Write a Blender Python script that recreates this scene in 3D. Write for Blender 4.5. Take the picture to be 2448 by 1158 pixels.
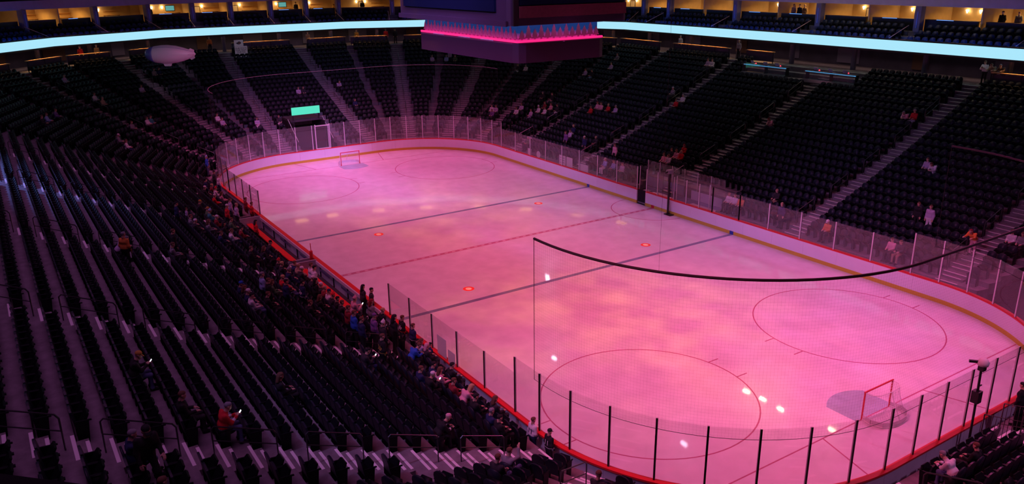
import bpy, bmesh, math, random
import numpy as np
from mathutils import Vector, Matrix
random.seed(7); RNG = np.random.default_rng(7)
for o in list(bpy.data.objects): bpy.data.objects.remove(o, do_unlink=True)
SC = bpy.context.scene
COL = SC.collection
R = math.radians
# ------------------------------------------------------------------ camera (calibrated on the painted rink markings)
W, H, FPX = 2448, 1158, 1930.27
CAM = np.array([43.1657, -27.9305, 17.1547]); YAW, PITCH, ROLL = 2.5632, -.3252, -.0113
_fw = np.array([math.cos(YAW)*math.cos(PITCH), math.sin(YAW)*math.cos(PITCH), math.sin(PITCH)])
_r = np.cross(_fw, [0, 0, 1]); _r /= np.linalg.norm(_r); _u = np.cross(_r, _fw)
_r, _u = _r*math.cos(ROLL)+_u*math.sin(ROLL), -_r*math.sin(ROLL)+_u*math.cos(ROLL)
cd = bpy.data.cameras.new('camera'); cam = bpy.data.objects.new('camera', cd); COL.objects.link(cam)
cd.sensor_width = 36; cd.lens = FPX/W*36; cd.clip_start = .1; cd.clip_end = 400
cam.matrix_world = Matrix(((_r[0], _u[0], -_fw[0], CAM[0]), (_r[1], _u[1], -_fw[1], CAM[1]), (_r[2], _u[2], -_fw[2], CAM[2]), (0, 0, 0, 1)))
SC.camera = cam
def project(p):
    d = np.asarray(p, float)-CAM; z = d@_fw
    return W/2+FPX*(d@_r)/z, H/2-FPX*(d@_u)/z, z
def ray(u, v): return _fw+_r*(u-W/2)/FPX-_u*(v-H/2)/FPX
def at_z(u, v, z): d = ray(u, v); return CAM+d*((z-CAM[2])/d[2])
def at_y(u, v, y): d = ray(u, v); return CAM+d*((y-CAM[1])/d[1])
def at_x(u, v, x): d = ray(u, v); return CAM+d*((x-CAM[0])/d[0])
# ------------------------------------------------------------------ world, exposure, lights
SC.view_settings.view_transform = 'Standard'; SC.view_settings.look = 'None'
SC.view_settings.exposure = 0; SC.view_settings.gamma = 1; SC.view_settings.use_curve_mapping = False
wd = bpy.data.worlds.new('arena_air'); SC.world = wd; wd.use_nodes = True
wd.node_tree.nodes['Background'].inputs[0].default_value = (.25, .3, .6, 1)
wd.node_tree.nodes['Background'].inputs[1].default_value = .004
def light(name, typ, loc, color, power, target=None, **kw):
    l = bpy.data.lights.new(name, typ); l.color = color; l.energy = power
    for k, v in kw.items(): setattr(l, k, v)
    o = bpy.data.objects.new(name, l); COL.objects.link(o); o.location = loc
    if target is not None:
        o.rotation_euler = (Vector(target)-Vector(loc)).to_track_quat('-Z', 'Y').to_euler()
    return o
PINK = (1, .15, .38)
for x_, p_ in ((-26, 680), (-13, 390), (0, 510), (13, 440), (26, 990)):      # rows of pink wash fixtures along both sides of the roof
    for sy in (-1, 1):
        c_ = {-26: (1, .125, .42), -13: (1, .12, .31), 0: (1, .13, .27), 13: (1, .12, .25 if sy < 0 else .33), 26: (1, .125, .28 if sy < 0 else .46)}[x_]
        light('ice_wash_light', 'AREA', (x_*.9, sy*17, 26), c_, p_*((.82 if x_ == 26 else 1.3 if x_ == 13 else 1.05) if sy < 0 else .87)*(1.12 if x_ == -26 else 1), (x_, sy*2, 0), shape='RECTANGLE', size=3, size_y=10, spread=R(70))
def spot(x, y, col, p, sz=24, z=26, bl=1.0, rad=.5):
    return light('stage_light', 'SPOT', (x*.8, y+(14 if y < 0 else -14), z), col, p, (x, y, 0), spot_size=R(sz), spot_blend=bl, shadow_soft_size=rad)
ORG = (1, .40, .14); MAG = (.8, .12, .85); RED = (1, .1, .3)
def gobo(o, scale):                        # patterned glass in the fixture: cloudy patches on the ice
    l = o.data; l.use_nodes = True; n_ = l.node_tree; tc = n_.nodes.new('ShaderNodeTexCoord'); nz = n_.nodes.new('ShaderNodeTexNoise'); rp = n_.nodes.new('ShaderNodeValToRGB'); nz.inputs['Scale'].default_value = scale; nz.inputs['Detail'].default_value = 4
    rp.color_ramp.elements[0].position = .42; rp.color_ramp.elements[1].position = .68; rp.color_ramp.elements[0].color = (.05, .05, .05, 1); rp.color_ramp.elements[1].color = (1, 1, 1, 1)
    n_.links.new(tc.outputs['Normal'], nz.inputs['Vector']); n_.links.new(nz.outputs['Fac'], rp.inputs['Fac']); n_.links.new(rp.outputs['Color'], n_.nodes['Emission'].inputs['Strength'])
for a in ((14, -3, (1, .42, .08), 13000, 44), (-8, 1, (1, .42, .08), 10000, 44), (22, 3, (1, .25, .2), 7000, 40), (2, -8, (1, .3, .1), 5000, 40), (0, 6, (.8, .2, .9), 5000, 44), (24, 6, (.7, .2, 1), 5000, 36), (-22, 2, (1, .12, .5), 6000, 44)): gobo(spot(*a, rad=.05), 11)
for a in ((12.8, -2.2, ORG, 500, 24), (21, -5, ORG, 500, 24), (3, -8, ORG, 500, 20), (22, 8, MAG, 1900, 26), (-23, -7, MAG, 600, 24), (-21, 6, MAG, 1200, 24), (28, 0, MAG, 1500, 22), (8, 9, MAG, 1000, 24), (-26, 0, RED, 1400, 22)):
    spot(*a[:5])
# violet side washes: they light the inner faces of the boards
light('side_wash_light', 'AREA', (4, -20, 25), (.55, .30, 1), 620, (2, 13, .5), shape='RECTANGLE', size=40, size_y=2, spread=R(40))
light('end_wash_light', 'AREA', (10, -8, 27), (.55, .30, 1), 800, (-31, 2, .5), shape='RECTANGLE', size=3, size_y=14, spread=R(36))
# added fill: broad areas and spots that lift the dark stands and board backs
light('house_light', 'AREA', (6, -27, 27), (.64, .19, .62), 1100, (6, -24, 6), shape='RECTANGLE', size=64, size_y=10, spread=R(100))
light('house_light', 'AREA', (-4, 28, 27), (.5, .28, .8), 110, (-4, 24, 5), shape='RECTANGLE', size=70, size_y=8, spread=R(100))
light('house_light', 'AREA', (-44, 0, 27), (.5, .28, .8), 150, (-42, 0, 5), shape='RECTANGLE', size=8, size_y=50, spread=R(100))
light('house_spot', 'SPOT', (-20, -34, 22), (.20, .30, 1), 15000, (-9, -29, 6), spot_size=R(36), spot_blend=1, shadow_soft_size=.4)
light('house_spot', 'SPOT', (-34, 2, 24), (1, .75, .85), 1300, (-32, 2, 1), spot_size=R(44), spot_blend=1, shadow_soft_size=.6)
light('house_spot', 'SPOT', (24, -30, 22), (.52, .36, 1), 4200, (20, -13.2, .8), spot_size=R(40), spot_blend=1, shadow_soft_size=.4)
light('house_spot', 'SPOT', (0, -32, 22), (.62, .30, .9), 1500, (-1, -13.2, .8), spot_size=R(50), spot_blend=1, shadow_soft_size=.4)
light('house_spot', 'SPOT', (46, 2, 22), (.8, .32, .8), 4500, (31, 0, .8), spot_size=R(44), spot_blend=1, shadow_soft_size=.4)
light('follow_spot', 'SPOT', (10, -20, 26), (.85, .58, 1), 9500, (-36.3, -12.9, 10.3), spot_size=R(6), spot_blend=.6, shadow_soft_size=.2)  # fill spot added to brighten the blimp

# ------------------------------------------------------------------ materials
MATS = {}
def mat(name, col, rough=.7, metal=0, emit=None, es=1, noise=0, nscale=6, spec=.5, bump=0, coat=0):
    if name in MATS: return MATS[name]
    m = bpy.data.materials.new(name); m.use_nodes = True; MATS[name] = m
    nt = m.node_tree; b = nt.nodes['Principled BSDF']
    b.inputs['Base Color'].default_value = (*col, 1); b.inputs['Roughness'].default_value = rough
    b.inputs['Metallic'].default_value = metal; b.inputs['Specular IOR Level'].default_value = spec
    if coat: b.inputs['Coat Weight'].default_value = coat; b.inputs['Coat Roughness'].default_value = .035
    if emit: b.inputs['Emission Color'].default_value = (*emit, 1); b.inputs['Emission Strength'].default_value = es
    if noise or bump:
        tc = nt.nodes.new('ShaderNodeTexCoord'); n = nt.nodes.new('ShaderNodeTexNoise')
        n.inputs['Scale'].default_value = nscale; n.inputs['Detail'].default_value = 5
        nt.links.new(tc.outputs['Object'], n.inputs['Vector'])
        if noise:
            r = nt.nodes.new('ShaderNodeValToRGB')
            r.color_ramp.elements[0].position = .3; r.color_ramp.elements[1].position = .7
            r.color_ramp.elements[0].color = (*[c*(1-noise) for c in col], 1); r.color_ramp.elements[1].color = (*[min(1, c*(1+noise)) for c in col], 1)
            nt.links.new(n.outputs['Fac'], r.inputs['Fac']); nt.links.new(r.outputs['Color'], b.inputs['Base Color'])
        if bump:
            bp = nt.nodes.new('ShaderNodeBump'); bp.inputs['Strength'].default_value = bump; bp.inputs['Distance'].default_value = .01
            nt.links.new(n.outputs['Fac'], bp.inputs['Height']); nt.links.new(bp.outputs['Normal'], b.inputs['Normal'])
    return m
def glass_mat(name, tint=(1, 1, 1), haze=.05, fres=1.5, rough=.015):
    m = bpy.data.materials.new(name); m.use_nodes = True; nt = m.node_tree; nt.nodes.clear()
    out = nt.nodes.new('ShaderNodeOutputMaterial'); tr = nt.nodes.new('ShaderNodeBsdfTransparent'); gl = nt.nodes.new('ShaderNodeBsdfGlossy')
    df = nt.nodes.new('ShaderNodeBsdfDiffuse'); m1 = nt.nodes.new('ShaderNodeMixShader'); m2 = nt.nodes.new('ShaderNodeMixShader')
    geo = nt.nodes.new('ShaderNodeNewGeometry'); dot = nt.nodes.new('ShaderNodeVectorMath'); dot.operation = 'DOT_PRODUCT'
    nt.links.new(geo.outputs['Normal'], dot.inputs[0]); nt.links.new(geo.outputs['Incoming'], dot.inputs[1])
    def mth(op, a, b):
        n = nt.nodes.new('ShaderNodeMath'); n.operation = op
        for q, v in enumerate((a, b)):
            if v is None: continue
            if isinstance(v, (int, float)): n.inputs[q].default_value = v
            else: nt.links.new(v, n.inputs[q])
        return n.outputs[0]
    c = mth('ABSOLUTE', dot.outputs['Value'], None); f = mth('ADD', mth('MULTIPLY', mth('POWER', mth('SUBTRACT', 1.0, c), 5.0), .96), .04)   # Schlick reflectance of one pane face
    tr.inputs[0].default_value = (*tint, 1); gl.inputs['Roughness'].default_value = rough
    df.inputs[0].default_value = (.8, .8, .8, 1); m1.inputs[0].default_value = haze
    nt.links.new(tr.outputs[0], m1.inputs[1]); nt.links.new(df.outputs[0], m1.inputs[2])
    nt.links.new(f, m2.inputs[0]); nt.links.new(m1.outputs[0], m2.inputs[1]); nt.links.new(gl.outputs[0], m2.inputs[2])
    nt.links.new(m2.outputs[0], out.inputs[0]); MATS[name] = m
    return m
def emat(name, col, s=1.0): return mat(name, (.02, .02, .02), .5, emit=col, es=s)
M_ICE = mat('ice', (.82, .83, .84), .2, noise=.07, nscale=1.1, bump=.012, spec=.3, coat=.28)
M_CONC = mat('concrete', (.20, .18, .20), .85, noise=.22, nscale=3)
M_CONC2 = mat('concrete_step', (.21, .19, .205), .85, noise=.2, nscale=4)
M_SEAT = mat('seat_plastic', (.015, .019, .033), .42, spec=.3)
M_SEATP = mat('seat_pan_plastic', (.005, .006, .009), .5, spec=.2)
M_BLACK = mat('black_metal', (.012, .012, .014), .4)
M_DARK = mat('dark_void', (.006, .006, .01), .9)
M_NOSE = mat('step_nosing', (.85, .82, .86), .7)
M_BOARD = mat('board_white', (.80, .78, .84), .35, noise=.02, nscale=1)
M_BOARDB = mat('board_back', (.62, .62, .68), .6, noise=.06, nscale=2)
M_CAP = mat('cap_red', (.72, .02, .03), .4)
M_KICK = mat('kick_yellow', (.62, .46, .05), .45)
M_ALU = mat('aluminium', (.72, .72, .75), .35, metal=.3)
M_GLASS = glass_mat('rink_glass', (.97, .97, .97), .05, 1.5)
M_FASC = mat('fascia', (.50, .46, .66), .8, noise=.06, nscale=2)
M_COLM = mat('column_paint', (.20, .19, .30), .7, noise=.05)
M_LED = emat('led_cyan', (.40, .80, .97), 1.0)
M_GREEN = emat('led_mint', (.08, .80, .56), 1.0)
M_WHITE = mat('white_card', (.80, .80, .80), .7)
M_CARD = mat('translucent_card', (.85, .85, .85), .8); M_CARD.node_tree.nodes['Principled BSDF'].inputs['Base Color'].default_value = (.85, .85, .85, 1)
for _n in [M_CARD.node_tree]:
    _t = _n.nodes.new('ShaderNodeBsdfTranslucent'); _t.inputs[0].default_value = (.8, .8, .8, 1); _m = _n.nodes.new('ShaderNodeMixShader'); _m.inputs[0].default_value = .5
    _n.links.new(_n.nodes['Principled BSDF'].outputs[0], _m.inputs[1]); _n.links.new(_t.outputs[0], _m.inputs[2]); _n.links.new(_m.outputs[0], _n.nodes['Material Output'].inputs[0])
M_WARM = mat('suite_wall', (.72, .50, .24), .8, noise=.06, nscale=2)
M_WOOD = mat('dark_wood', (.10, .05, .03), .55, noise=.3, nscale=5)
M_LAMP = emat('lamp_warm', (1, .72, .36), 9)
M_RAILW = mat('wood_counter', (.55, .30, .12), .35, noise=.2, nscale=5)

# ------------------------------------------------------------------ mesh helpers
class MB:
    def __init__(s): s.v = []; s.f = []; s.m = []
    def quadbox(s, p, mi=0):               # eight corners: bottom 4 then top 4
        b = len(s.v); s.v += [tuple(map(float, q)) for q in p]
        for f in ((0, 3, 2, 1), (4, 5, 6, 7), (0, 1, 5, 4), (1, 2, 6, 5), (2, 3, 7, 6), (3, 0, 4, 7)): s.f.append(tuple(b+i for i in f)); s.m.append(mi)
        return s
    def box(s, x0, y0, z0, x1, y1, z1, mi=0):
        return s.quadbox([(x0, y0, z0), (x1, y0, z0), (x1, y1, z0), (x0, y1, z0), (x0, y0, z1), (x1, y0, z1), (x1, y1, z1), (x0, y1, z1)], mi)
    def prism(s, poly, fn, mi=0):          # poly: 2d outline; fn(p, side) -> 3d, side 0/1
        b = len(s.v); n = len(poly)
        s.v += [tuple(map(float, fn(p, 0))) for p in poly]+[tuple(map(float, fn(p, 1))) for p in poly]
        s.f.append(tuple(b+i for i in range(n))[::-1]); s.f.append(tuple(b+n+i for i in range(n))); s.m += [mi, mi]
        for i in range(n): s.f.append((b+i, b+(i+1) % n, b+n+(i+1) % n, b+n+i)); s.m.append(mi)
        return s
    def tube(s, path, r, n=6, mi=0, cap=True):
        path = [Vector(p) for p in path]; rr = r if isinstance(r, (list, tuple)) else [r]*len(path); b = len(s.v); up = None
        for i, p in enumerate(path):
            t = ((path[i+1]-p) if i == 0 else (p-path[i-1]) if i == len(path)-1 else (path[i+1]-p).normalized()+(p-path[i-1]).normalized()).normalized()
            if up is None: up = Vector((0, 0, 1)) if abs(t.z) < .9 else Vector((1, 0, 0))
            x = t.cross(up).normalized(); y = x.cross(t).normalized(); up = y
            for k in range(n):
                a = 2*math.pi*k/n; s.v.append(tuple(p+(x*math.cos(a)+y*math.sin(a))*rr[i]))
        for i in range(len(path)-1):
            for k in range(n): s.f.append((b+i*n+k, b+i*n+(k+1) % n, b+(i+1)*n+(k+1) % n, b+(i+1)*n+k)); s.m.append(mi)
        if cap:
            s.f.append(tuple(b+k for k in range(n))[::-1]); s.f.append(tuple(b+(len(path)-1)*n+k for k in range(n))); s.m += [mi, mi]
        return s
    def lathe(s, prof, n=12, c=(0, 0, 0), mi=0, axis='z'):
        b = len(s.v)
        for r, z in prof:
            for k in range(n):
                a = 2*math.pi*k/n; q = (r*math.cos(a), r*math.sin(a), z)
                if axis == 'x': q = (q[2], q[0], q[1])
                s.v.append((c[0]+q[0], c[1]+q[1], c[2]+q[2]))
        for i in range(len(prof)-1):
            for k in range(n): s.f.append((b+i*n+k, b+i*n+(k+1) % n, b+(i+1)*n+(k+1) % n, b+(i+1)*n+k)); s.m.append(mi)
        s.f.append(tuple(b+k for k in range(n))[::-1]); s.f.append(tuple(b+(len(prof)-1)*n+k for k in range(n))); s.m += [mi, mi]
        return s
    def mesh(s, name, mats, smooth=False):
        me = bpy.data.meshes.new(name); me.from_pydata(s.v, [], s.f)
        for m in (mats if isinstance(mats, (list, tuple)) else [mats]): me.materials.append(m)
        me.polygons.foreach_set('material_index', s.m)
        if smooth: me.polygons.foreach_set('use_smooth', [True]*len(s.f))
        me.update(); return me
    def build(s, name, mats, parent=None, smooth=False): return obj(name, s.mesh(name, mats, smooth), parent)
def obj(name, me, parent=None, loc=None, rotz=0, scale=None):
    o = bpy.data.objects.new(name, me); COL.objects.link(o)
    if loc is not None: o.location = loc
    if rotz: o.rotation_euler = (0, 0, rotz)
    if scale is not None: o.scale = scale
    if parent is not None: o.parent = parent
    return o
def tag(o, label=None, cat=None, group=None, kind=None):
    if label: o['label'] = label
    if cat: o['category'] = cat
    if group: o['group'] = group
    if kind: o['kind'] = kind
    return o
def empty(name, loc=(0, 0, 0), rotz=0, label=None, cat=None, group=None, kind=None):
    o = obj(name, None, None, loc, rotz); o.empty_display_size = .2
    return tag(o, label, cat, group, kind)
UNIT = MB().box(-.5, -.5, -.5, .5, .5, .5)
_unit = {}
def unit(m):
    if m.name not in _unit: _unit[m.name] = UNIT.mesh('block', m)
    return _unit[m.name]
def text_mesh(s, size, m, extrude=.004, align='CENTER'):
    cu = bpy.data.curves.new('lettering', 'FONT'); cu.body = s; cu.size = size; cu.extrude = extrude; cu.align_x = align; cu.align_y = 'CENTER'; cu.resolution_u = 3
    cu.space_line = .85
    o = bpy.data.objects.new('lettering', cu); COL.objects.link(o); dg = bpy.context.evaluated_depsgraph_get()
    me = bpy.data.meshes.new_from_object(o.evaluated_get(dg)); bpy.data.objects.remove(o); bpy.data.curves.remove(cu)
    me.materials.clear(); me.materials.append(m); return me

# ------------------------------------------------------------------ rink and bowl geometry
HX, HY, RC = 21.95, 4.42, 8.53            # core of the rounded rectangle, corner radius (metres, 200 x 85 ft sheet)
def rink_pt(s, off=0):                    # arc length s along the boards, counter-clockwise from (+x, y=0)
    segs = RS
    s = s % RTOT
    for L, kind, a in segs:
        if s <= L:
            if kind == 'l': p = Vector(a[0]).lerp(Vector(a[1]), s/L); n = Vector(a[2]); return p+n*off, n
            ang = a[1]+s/RC; n = Vector((math.cos(ang), math.sin(ang))); return Vector(a[0])+n*(RC+off), n
        s -= L
    return rink_pt(0, off)
_q = math.pi/2*RC
RS = [(HY, 'l', ((HX+RC, 0), (HX+RC, HY), (1, 0))), (_q, 'a', ((HX, HY), 0)), (2*HX, 'l', ((HX, HY+RC), (-HX, HY+RC), (0, 1))), (_q, 'a', ((-HX, HY), math.pi/2)),
      (2*HY, 'l', ((-HX-RC, HY), (-HX-RC, -HY), (-1, 0))), (_q, 'a', ((-HX, -HY), math.pi)), (2*HX, 'l', ((-HX, -HY-RC), (HX, -HY-RC), (0, -1))), (_q, 'a', ((HX, -HY), 1.5*math.pi)),
      (HY, 'l', ((HX+RC, -HY), (HX+RC, 0), (1, 0)))]
RTOT = sum(a[0] for a in RS)
ROW0, PITCHD, NROW = .66, .818, 23
def zd(d): e = d-1.48; return 1.31+.34*e+.0043*e*e
def dk(k): return ROW0+PITCHD*k
def zk(k): return zd(dk(k))
def nt(k): a = R(22.5*k); return np.array([math.cos(a), math.sin(a)]), np.array([-math.sin(a), math.cos(a)])
def core(k): n, _ = nt(k % 16); return np.array([HX*np.sign(round(n[0], 6)), HY*np.sign(round(n[1], 6))])
def sup(k): n, _ = nt(k % 16); return abs(n[0])*HX+abs(n[1])*HY+RC
def vert(k, d):                           # corner between facets k and k+1 at offset d
    n1, n2 = nt(k)[0], nt(k+1)[0]
    return np.linalg.solve(np.array([n1, n2]), np.array([sup(k)+d, sup(k+1)+d]))
def span(k, d):                           # tangential extent of a facet at offset d
    t = nt(k)[1]; return float(vert(k-1, d)@t), float(vert(k, d)@t)
def fp(k, s, d, z=0):                     # facet coordinates -> world
    n, t = nt(k); p = n*(sup(k)+d)+t*s; return (float(p[0]), float(p[1]), z)
def sdist(x, y):
    b = -1e9; bk = 0
    for k in range(16):
        n, _ = nt(k); v = n[0]*x+n[1]*y-sup(k)
        if v > b: b, bk = v, k
    return b, bk
def bowl_hit(u, v, h=0):                  # where a pixel's ray meets the seating slope raised by h
    D = ray(u, v); prev = None
    for i in range(3000):
        t = 8+i*.05; p = CAM+D*t; d, k = sdist(p[0], p[1])
        if d < 0 or d > 25: prev = None; continue
        row = min(max(0, math.floor((d-ROW0)/PITCHD)), NROW)
        g = p[2]-(zd(d)-.16)-h
        if prev is not None and prev > 0 and g <= 0 and p[2] < 12: return p, d, k
        prev = g
    return None
AISLES = {4: [-x for x in (22.1, 12.1, .3, -10.4, -20)], 12: [23.5, 14, 3, -8, -17.5], 8: [-4.0, 4.6]}   # tangential coordinate of each facet
for k in (5, 6, 7, 9, 10, 13, 15): AISLES[k] = [float(core(k) @ nt(k)[1])]
AISLES[0] = [-5.6, .5, 6.4]; AISLES[11] = []; AISLES[14] = []
AW = .62                                  # half width of an aisle
FACETS = [0]+list(range(4, 16))

# ------------------------------------------------------------------ ice sheet and its painted markings
N_ARC = 200
ring = [rink_pt(RTOT*i/N_ARC)[0] for i in range(N_ARC)]
ice = obj('ice_floor', None); bm = MB(); bm.v = [(p.x, p.y, 0) for p in ring]+[(p.x, p.y, -.12) for p in ring]
bm.f = [tuple(range(N_ARC))]+[(i, N_ARC+i, N_ARC+(i+1) % N_ARC, (i+1) % N_ARC) for i in range(N_ARC)]; bm.m = [0]*len(bm.f)
bpy.data.objects.remove(ice); ice = tag(bm.build('ice_floor', M_ICE), 'white ice sheet of the hockey rink under pink light', 'ice rink', kind='structure')
def paint(name, col): return mat(name, col, .25, noise=.12, nscale=1.5, spec=.3)
P_BLUE = paint('paint_blue', (.26, .30, .42)); P_RED = paint('paint_red', (.58, .26, .36)); P_THIN = paint('paint_thin_red', (.52, .17, .28)); P_CREASE = paint('paint_crease', (.42, .58, .64))
P_DOT = paint('paint_dot', (.85, .05, .06)); P_DOTC = paint('paint_dot_centre', (.9, .6, .5))
def flat(name, polys, m, z=.003):
    b = MB()
    for p in polys: b.prism(p, lambda q, s, z=z: (q[0], q[1], z*s+.0005))
    return b.build(name, m, ice)
def strip(x0, y0, x1, y1, w):
    d = Vector((x1-x0, y1-y0)).normalized(); n = Vector((-d.y, d.x))*w/2
    return [(x0+n.x, y0+n.y), (x0-n.x, y0-n.y), (x1-n.x, y1-n.y), (x1+n.x, y1+n.y)]
def yhalf(x): return HY+math.sqrt(max(0, RC*RC-(abs(x)-HX)**2)) if abs(x) > HX else HY+RC
for sx in (-1, 1):
    flat('blue_line', [strip(sx*7.77, -12.9, sx*7.77, 12.9, .30)], P_BLUE)
    yh = yhalf(27.13)-.05; flat('goal_line', [strip(sx*27.13, -yh, sx*27.13, yh, .06)], P_THIN)
    cr = [(sx*27.1, -1.22), (sx*25.72, -1.22)]+[(sx*(27.1-math.sqrt(max(0, 1.83**2-y*y))), y) for y in np.linspace(-1.15, 1.15, 15)]+[(sx*25.72, 1.22), (sx*27.1, 1.22)]
    flat('goal_crease', [cr if sx < 0 else cr[::-1]], P_CREASE, .002)
    for sy in (-1, 1):
        flat('trapezoid_line', [strip(sx*27.16, sy*3.35, sx*30.4, sy*4.27, .06)], P_THIN)
        cx, cy = sx*21.03, sy*6.71
        A = np.linspace(0, 2*math.pi, 73)
        flat('faceoff_circle', [[(cx+4.57*math.cos(a), cy+4.57*math.sin(a)), (cx+4.57*math.cos(b), cy+4.57*math.sin(b)), (cx+4.51*math.cos(b), cy+4.51*math.sin(b)), (cx+4.51*math.cos(a), cy+4.51*math.sin(a))][::-1] for a, b in zip(A[:-1], A[1:])], P_THIN)
        for hx in (-.85, .85):
            for hs in (-1, 1):
                y0 = cy+hs*math.sqrt(4.57**2-.85**2); flat('hash_mark', [strip(cx+hx, y0, cx+hx, y0+hs*.61, .06)], P_THIN)
        B = np.linspace(0, 2*math.pi, 25)[:-1]
        flat('faceoff_dot', [[(sx*6.1+.33*math.cos(a), sy*6.71+.33*math.sin(a)) for a in B]], P_DOT)
        flat('faceoff_dot_centre', [[(sx*6.1+.19*math.cos(a), sy*6.71+.17*math.sin(a)) for a in B]], P_DOTC, .006)  # bright core of the glowing dot put into a paler disc
        light('beam_light', 'SPOT', (sx*6.1, sy*6.71, 25), (1, .62, .34), 9000, (sx*6.1, sy*6.71, 0), spot_size=R(1.75), spot_blend=.5, shadow_soft_size=.02)
flat('centre_line', [strip(0, -12.9, 0, 12.9, .30)], P_RED)
flat('centre_line_dash', [strip(0, y, 0, y+.22, .12) for y in np.arange(-12.6, 12.6, .55)], paint('paint_dash', (.78, .62, .68)), .005)
A = np.linspace(math.pi, 2*math.pi, 40)
flat('referee_crease', [[(-.0+3.05*math.cos(a), 12.85+3.05*math.sin(a)), (3.05*math.cos(b), 12.85+3.05*math.sin(b)), (2.99*math.cos(b), 12.85+2.99*math.sin(b)), (2.99*math.cos(a), 12.85+2.99*math.sin(a))][::-1] for a, b in zip(A[:-1], A[1:])], P_THIN)

# ------------------------------------------------------------------ dasher boards, cap rail, glass
boards = empty('rink_boards', (0, 0, 0), label='white hockey rink boards with red cap rail, yellow kick plate and tall glass', cat='rink boards')
def rsec(s0, s1, o0, o1, z0, z1, name, m, parent, step=.8):
    n = max(1, int(math.ceil((s1-s0)/step))); b = MB()
    for i in range(n):
        a, e = s0+(s1-s0)*i/n, s0+(s1-s0)*(i+1)/n
        p = [rink_pt(a, o0)[0], rink_pt(e, o0)[0], rink_pt(e, o1)[0], rink_pt(a, o1)[0]]
        b.quadbox([(q.x, q.y, z0) for q in p]+[(q.x, q.y, z1) for q in p])
    return b.build(name, m, parent)
def s_of(x, y):                           # arc length of a boards point
    best = min(range(4000), key=lambda i: (rink_pt(RTOT*i/4000)[0]-Vector((x, y))).length); return RTOT*best/4000
S_R = lambda x: HY+_q+(HX-x)              # right side (+y) from x
S_L = lambda x: HY+_q+2*HX+_q+2*HY+_q+(x+HX)
GATE0, GATE1 = S_R(-.85), S_R(-1.8)
PANELS = []; s = 0
for a, b in ((0, GATE0), (GATE1, RTOT)):
    n = round((b-a)/2.44)
    for i in range(n): PANELS.append((a+(b-a)*i/n, a+(b-a)*(i+1)/n))
for a, b in PANELS:
    pb = rsec(a+.004, b-.004, 0, .1, .23, 1.05, 'board_panel', M_BOARD, boards, .45)
    rsec(a+.004, b-.004, .1, .13, .02, 1.05, 'board_back', M_BOARDB, pb, .45)
    rsec(a, b, -.012, .1, 0, .23, 'kick_plate', M_KICK, pb, .45)
    rsec(a, b, -.02, .21, 1.05, 1.12, 'cap_rail', M_CAP, pb, .45)
def mark(name, s, w, m): rsec(s-w/2, s+w/2, -.02, 0, .0, .235, name, m, boards)
M_BMARK = mat('blue_mark', (.02, .05, .35), .5); M_RMARK = mat('red_mark', (.6, .02, .03), .5)
for x in (-7.77, 7.77): mark('blue_line_mark', S_R(x), .32, M_BMARK)
mark('centre_line_mark', S_R(0), .32, M_RMARK)
gate = rsec(GATE0+.03, GATE1-.03, .06, .10, .17, 1.12, 'gate_opening', M_DARK, boards)
def glass_run(s0, s1, ztop, width, off=.045, zb=1.12, first=True):
    n = max(1, round((s1-s0)/width))
    for i in range(n):
        a, e = s0+(s1-s0)*i/n, s0+(s1-s0)*(i+1)/n
        p, q = rink_pt(a, off)[0], rink_pt(e, off)[0]; d = (q-p).normalized(); nn = Vector((d.y, -d.x))*.006; p2, q2 = p+d*.025, q-d*.025
        MB().quadbox([(p2.x-nn.x, p2.y-nn.y, zb), (q2.x-nn.x, q2.y-nn.y, zb), (q2.x+nn.x, q2.y+nn.y, zb), (p2.x+nn.x, p2.y+nn.y, zb)]+[(p2.x-nn.x, p2.y-nn.y, ztop), (q2.x-nn.x, q2.y-nn.y, ztop), (q2.x+nn.x, q2.y+nn.y, ztop), (p2.x+nn.x, p2.y+nn.y, ztop)]).build('glass_pane', M_GLASS, boards)
        for pt in ([p] if i < n-1 else [p, q]):
            nq = Vector((-d.y, d.x)); po = MB()         # aluminium face to the ice, shade of the unlit outer face put in as black
            if (Vector((pt.x, pt.y))+nq).length < Vector((pt.x, pt.y)).length: nq = -nq
            for m0, m1, mi in ((-.03, .012, 0), (.012, .04, 1)):
                cs = [pt+d*sx_*.033+nq*q_ for sx_, q_ in ((-1, m0), (1, m0), (1, m1), (-1, m1))]; po.quadbox([(c.x, c.y, zb-.02) for c in cs]+[(c.x, c.y, ztop+.02) for c in cs], mi)
            po.build('glass_post', [M_ALU, M_BLACK], boards)
S_END = S_R(20.45)
S_FAR0, S_FAR1 = S_R(-21.15), S_L(-19.8)
glass_run(S_END, S_R(-.85+9.1), 2.82, 2.44); glass_run(S_R(5.85), S_R(2.1), 2.82, 1.25); glass_run(S_R(1.6), S_R(-.8), 2.82, 1.2)
glass_run(S_R(8.25), S_R(5.85), 2.82, 2.44); glass_run(S_R(-1.85), S_FAR0, 2.85, 2.40)
glass_run(S_FAR0, S_FAR1, 3.42, 1.6); glass_run(S_FAR1, S_L(-11.9), 2.82, 2.0)
glass_run(S_L(9.27), S_L(20.4), 2.76, 2.3); glass_run(S_L(20.4), RTOT+S_END, 3.42, 1.62)
# frame of the glass door in the far end
dz = MB(); 
for yy in (-1.95, -.55): dz.box(-30.57, yy-.04, 1.12, -30.47, yy+.04, 3.46)
dz.box(-30.58, -1.95, 3.3, -30.46, -.55, 3.38); dz.box(-30.58, -1.95, 1.12, -30.46, -.55, 1.2); dz.build('glass_door_frame', M_ALU, boards)
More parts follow.
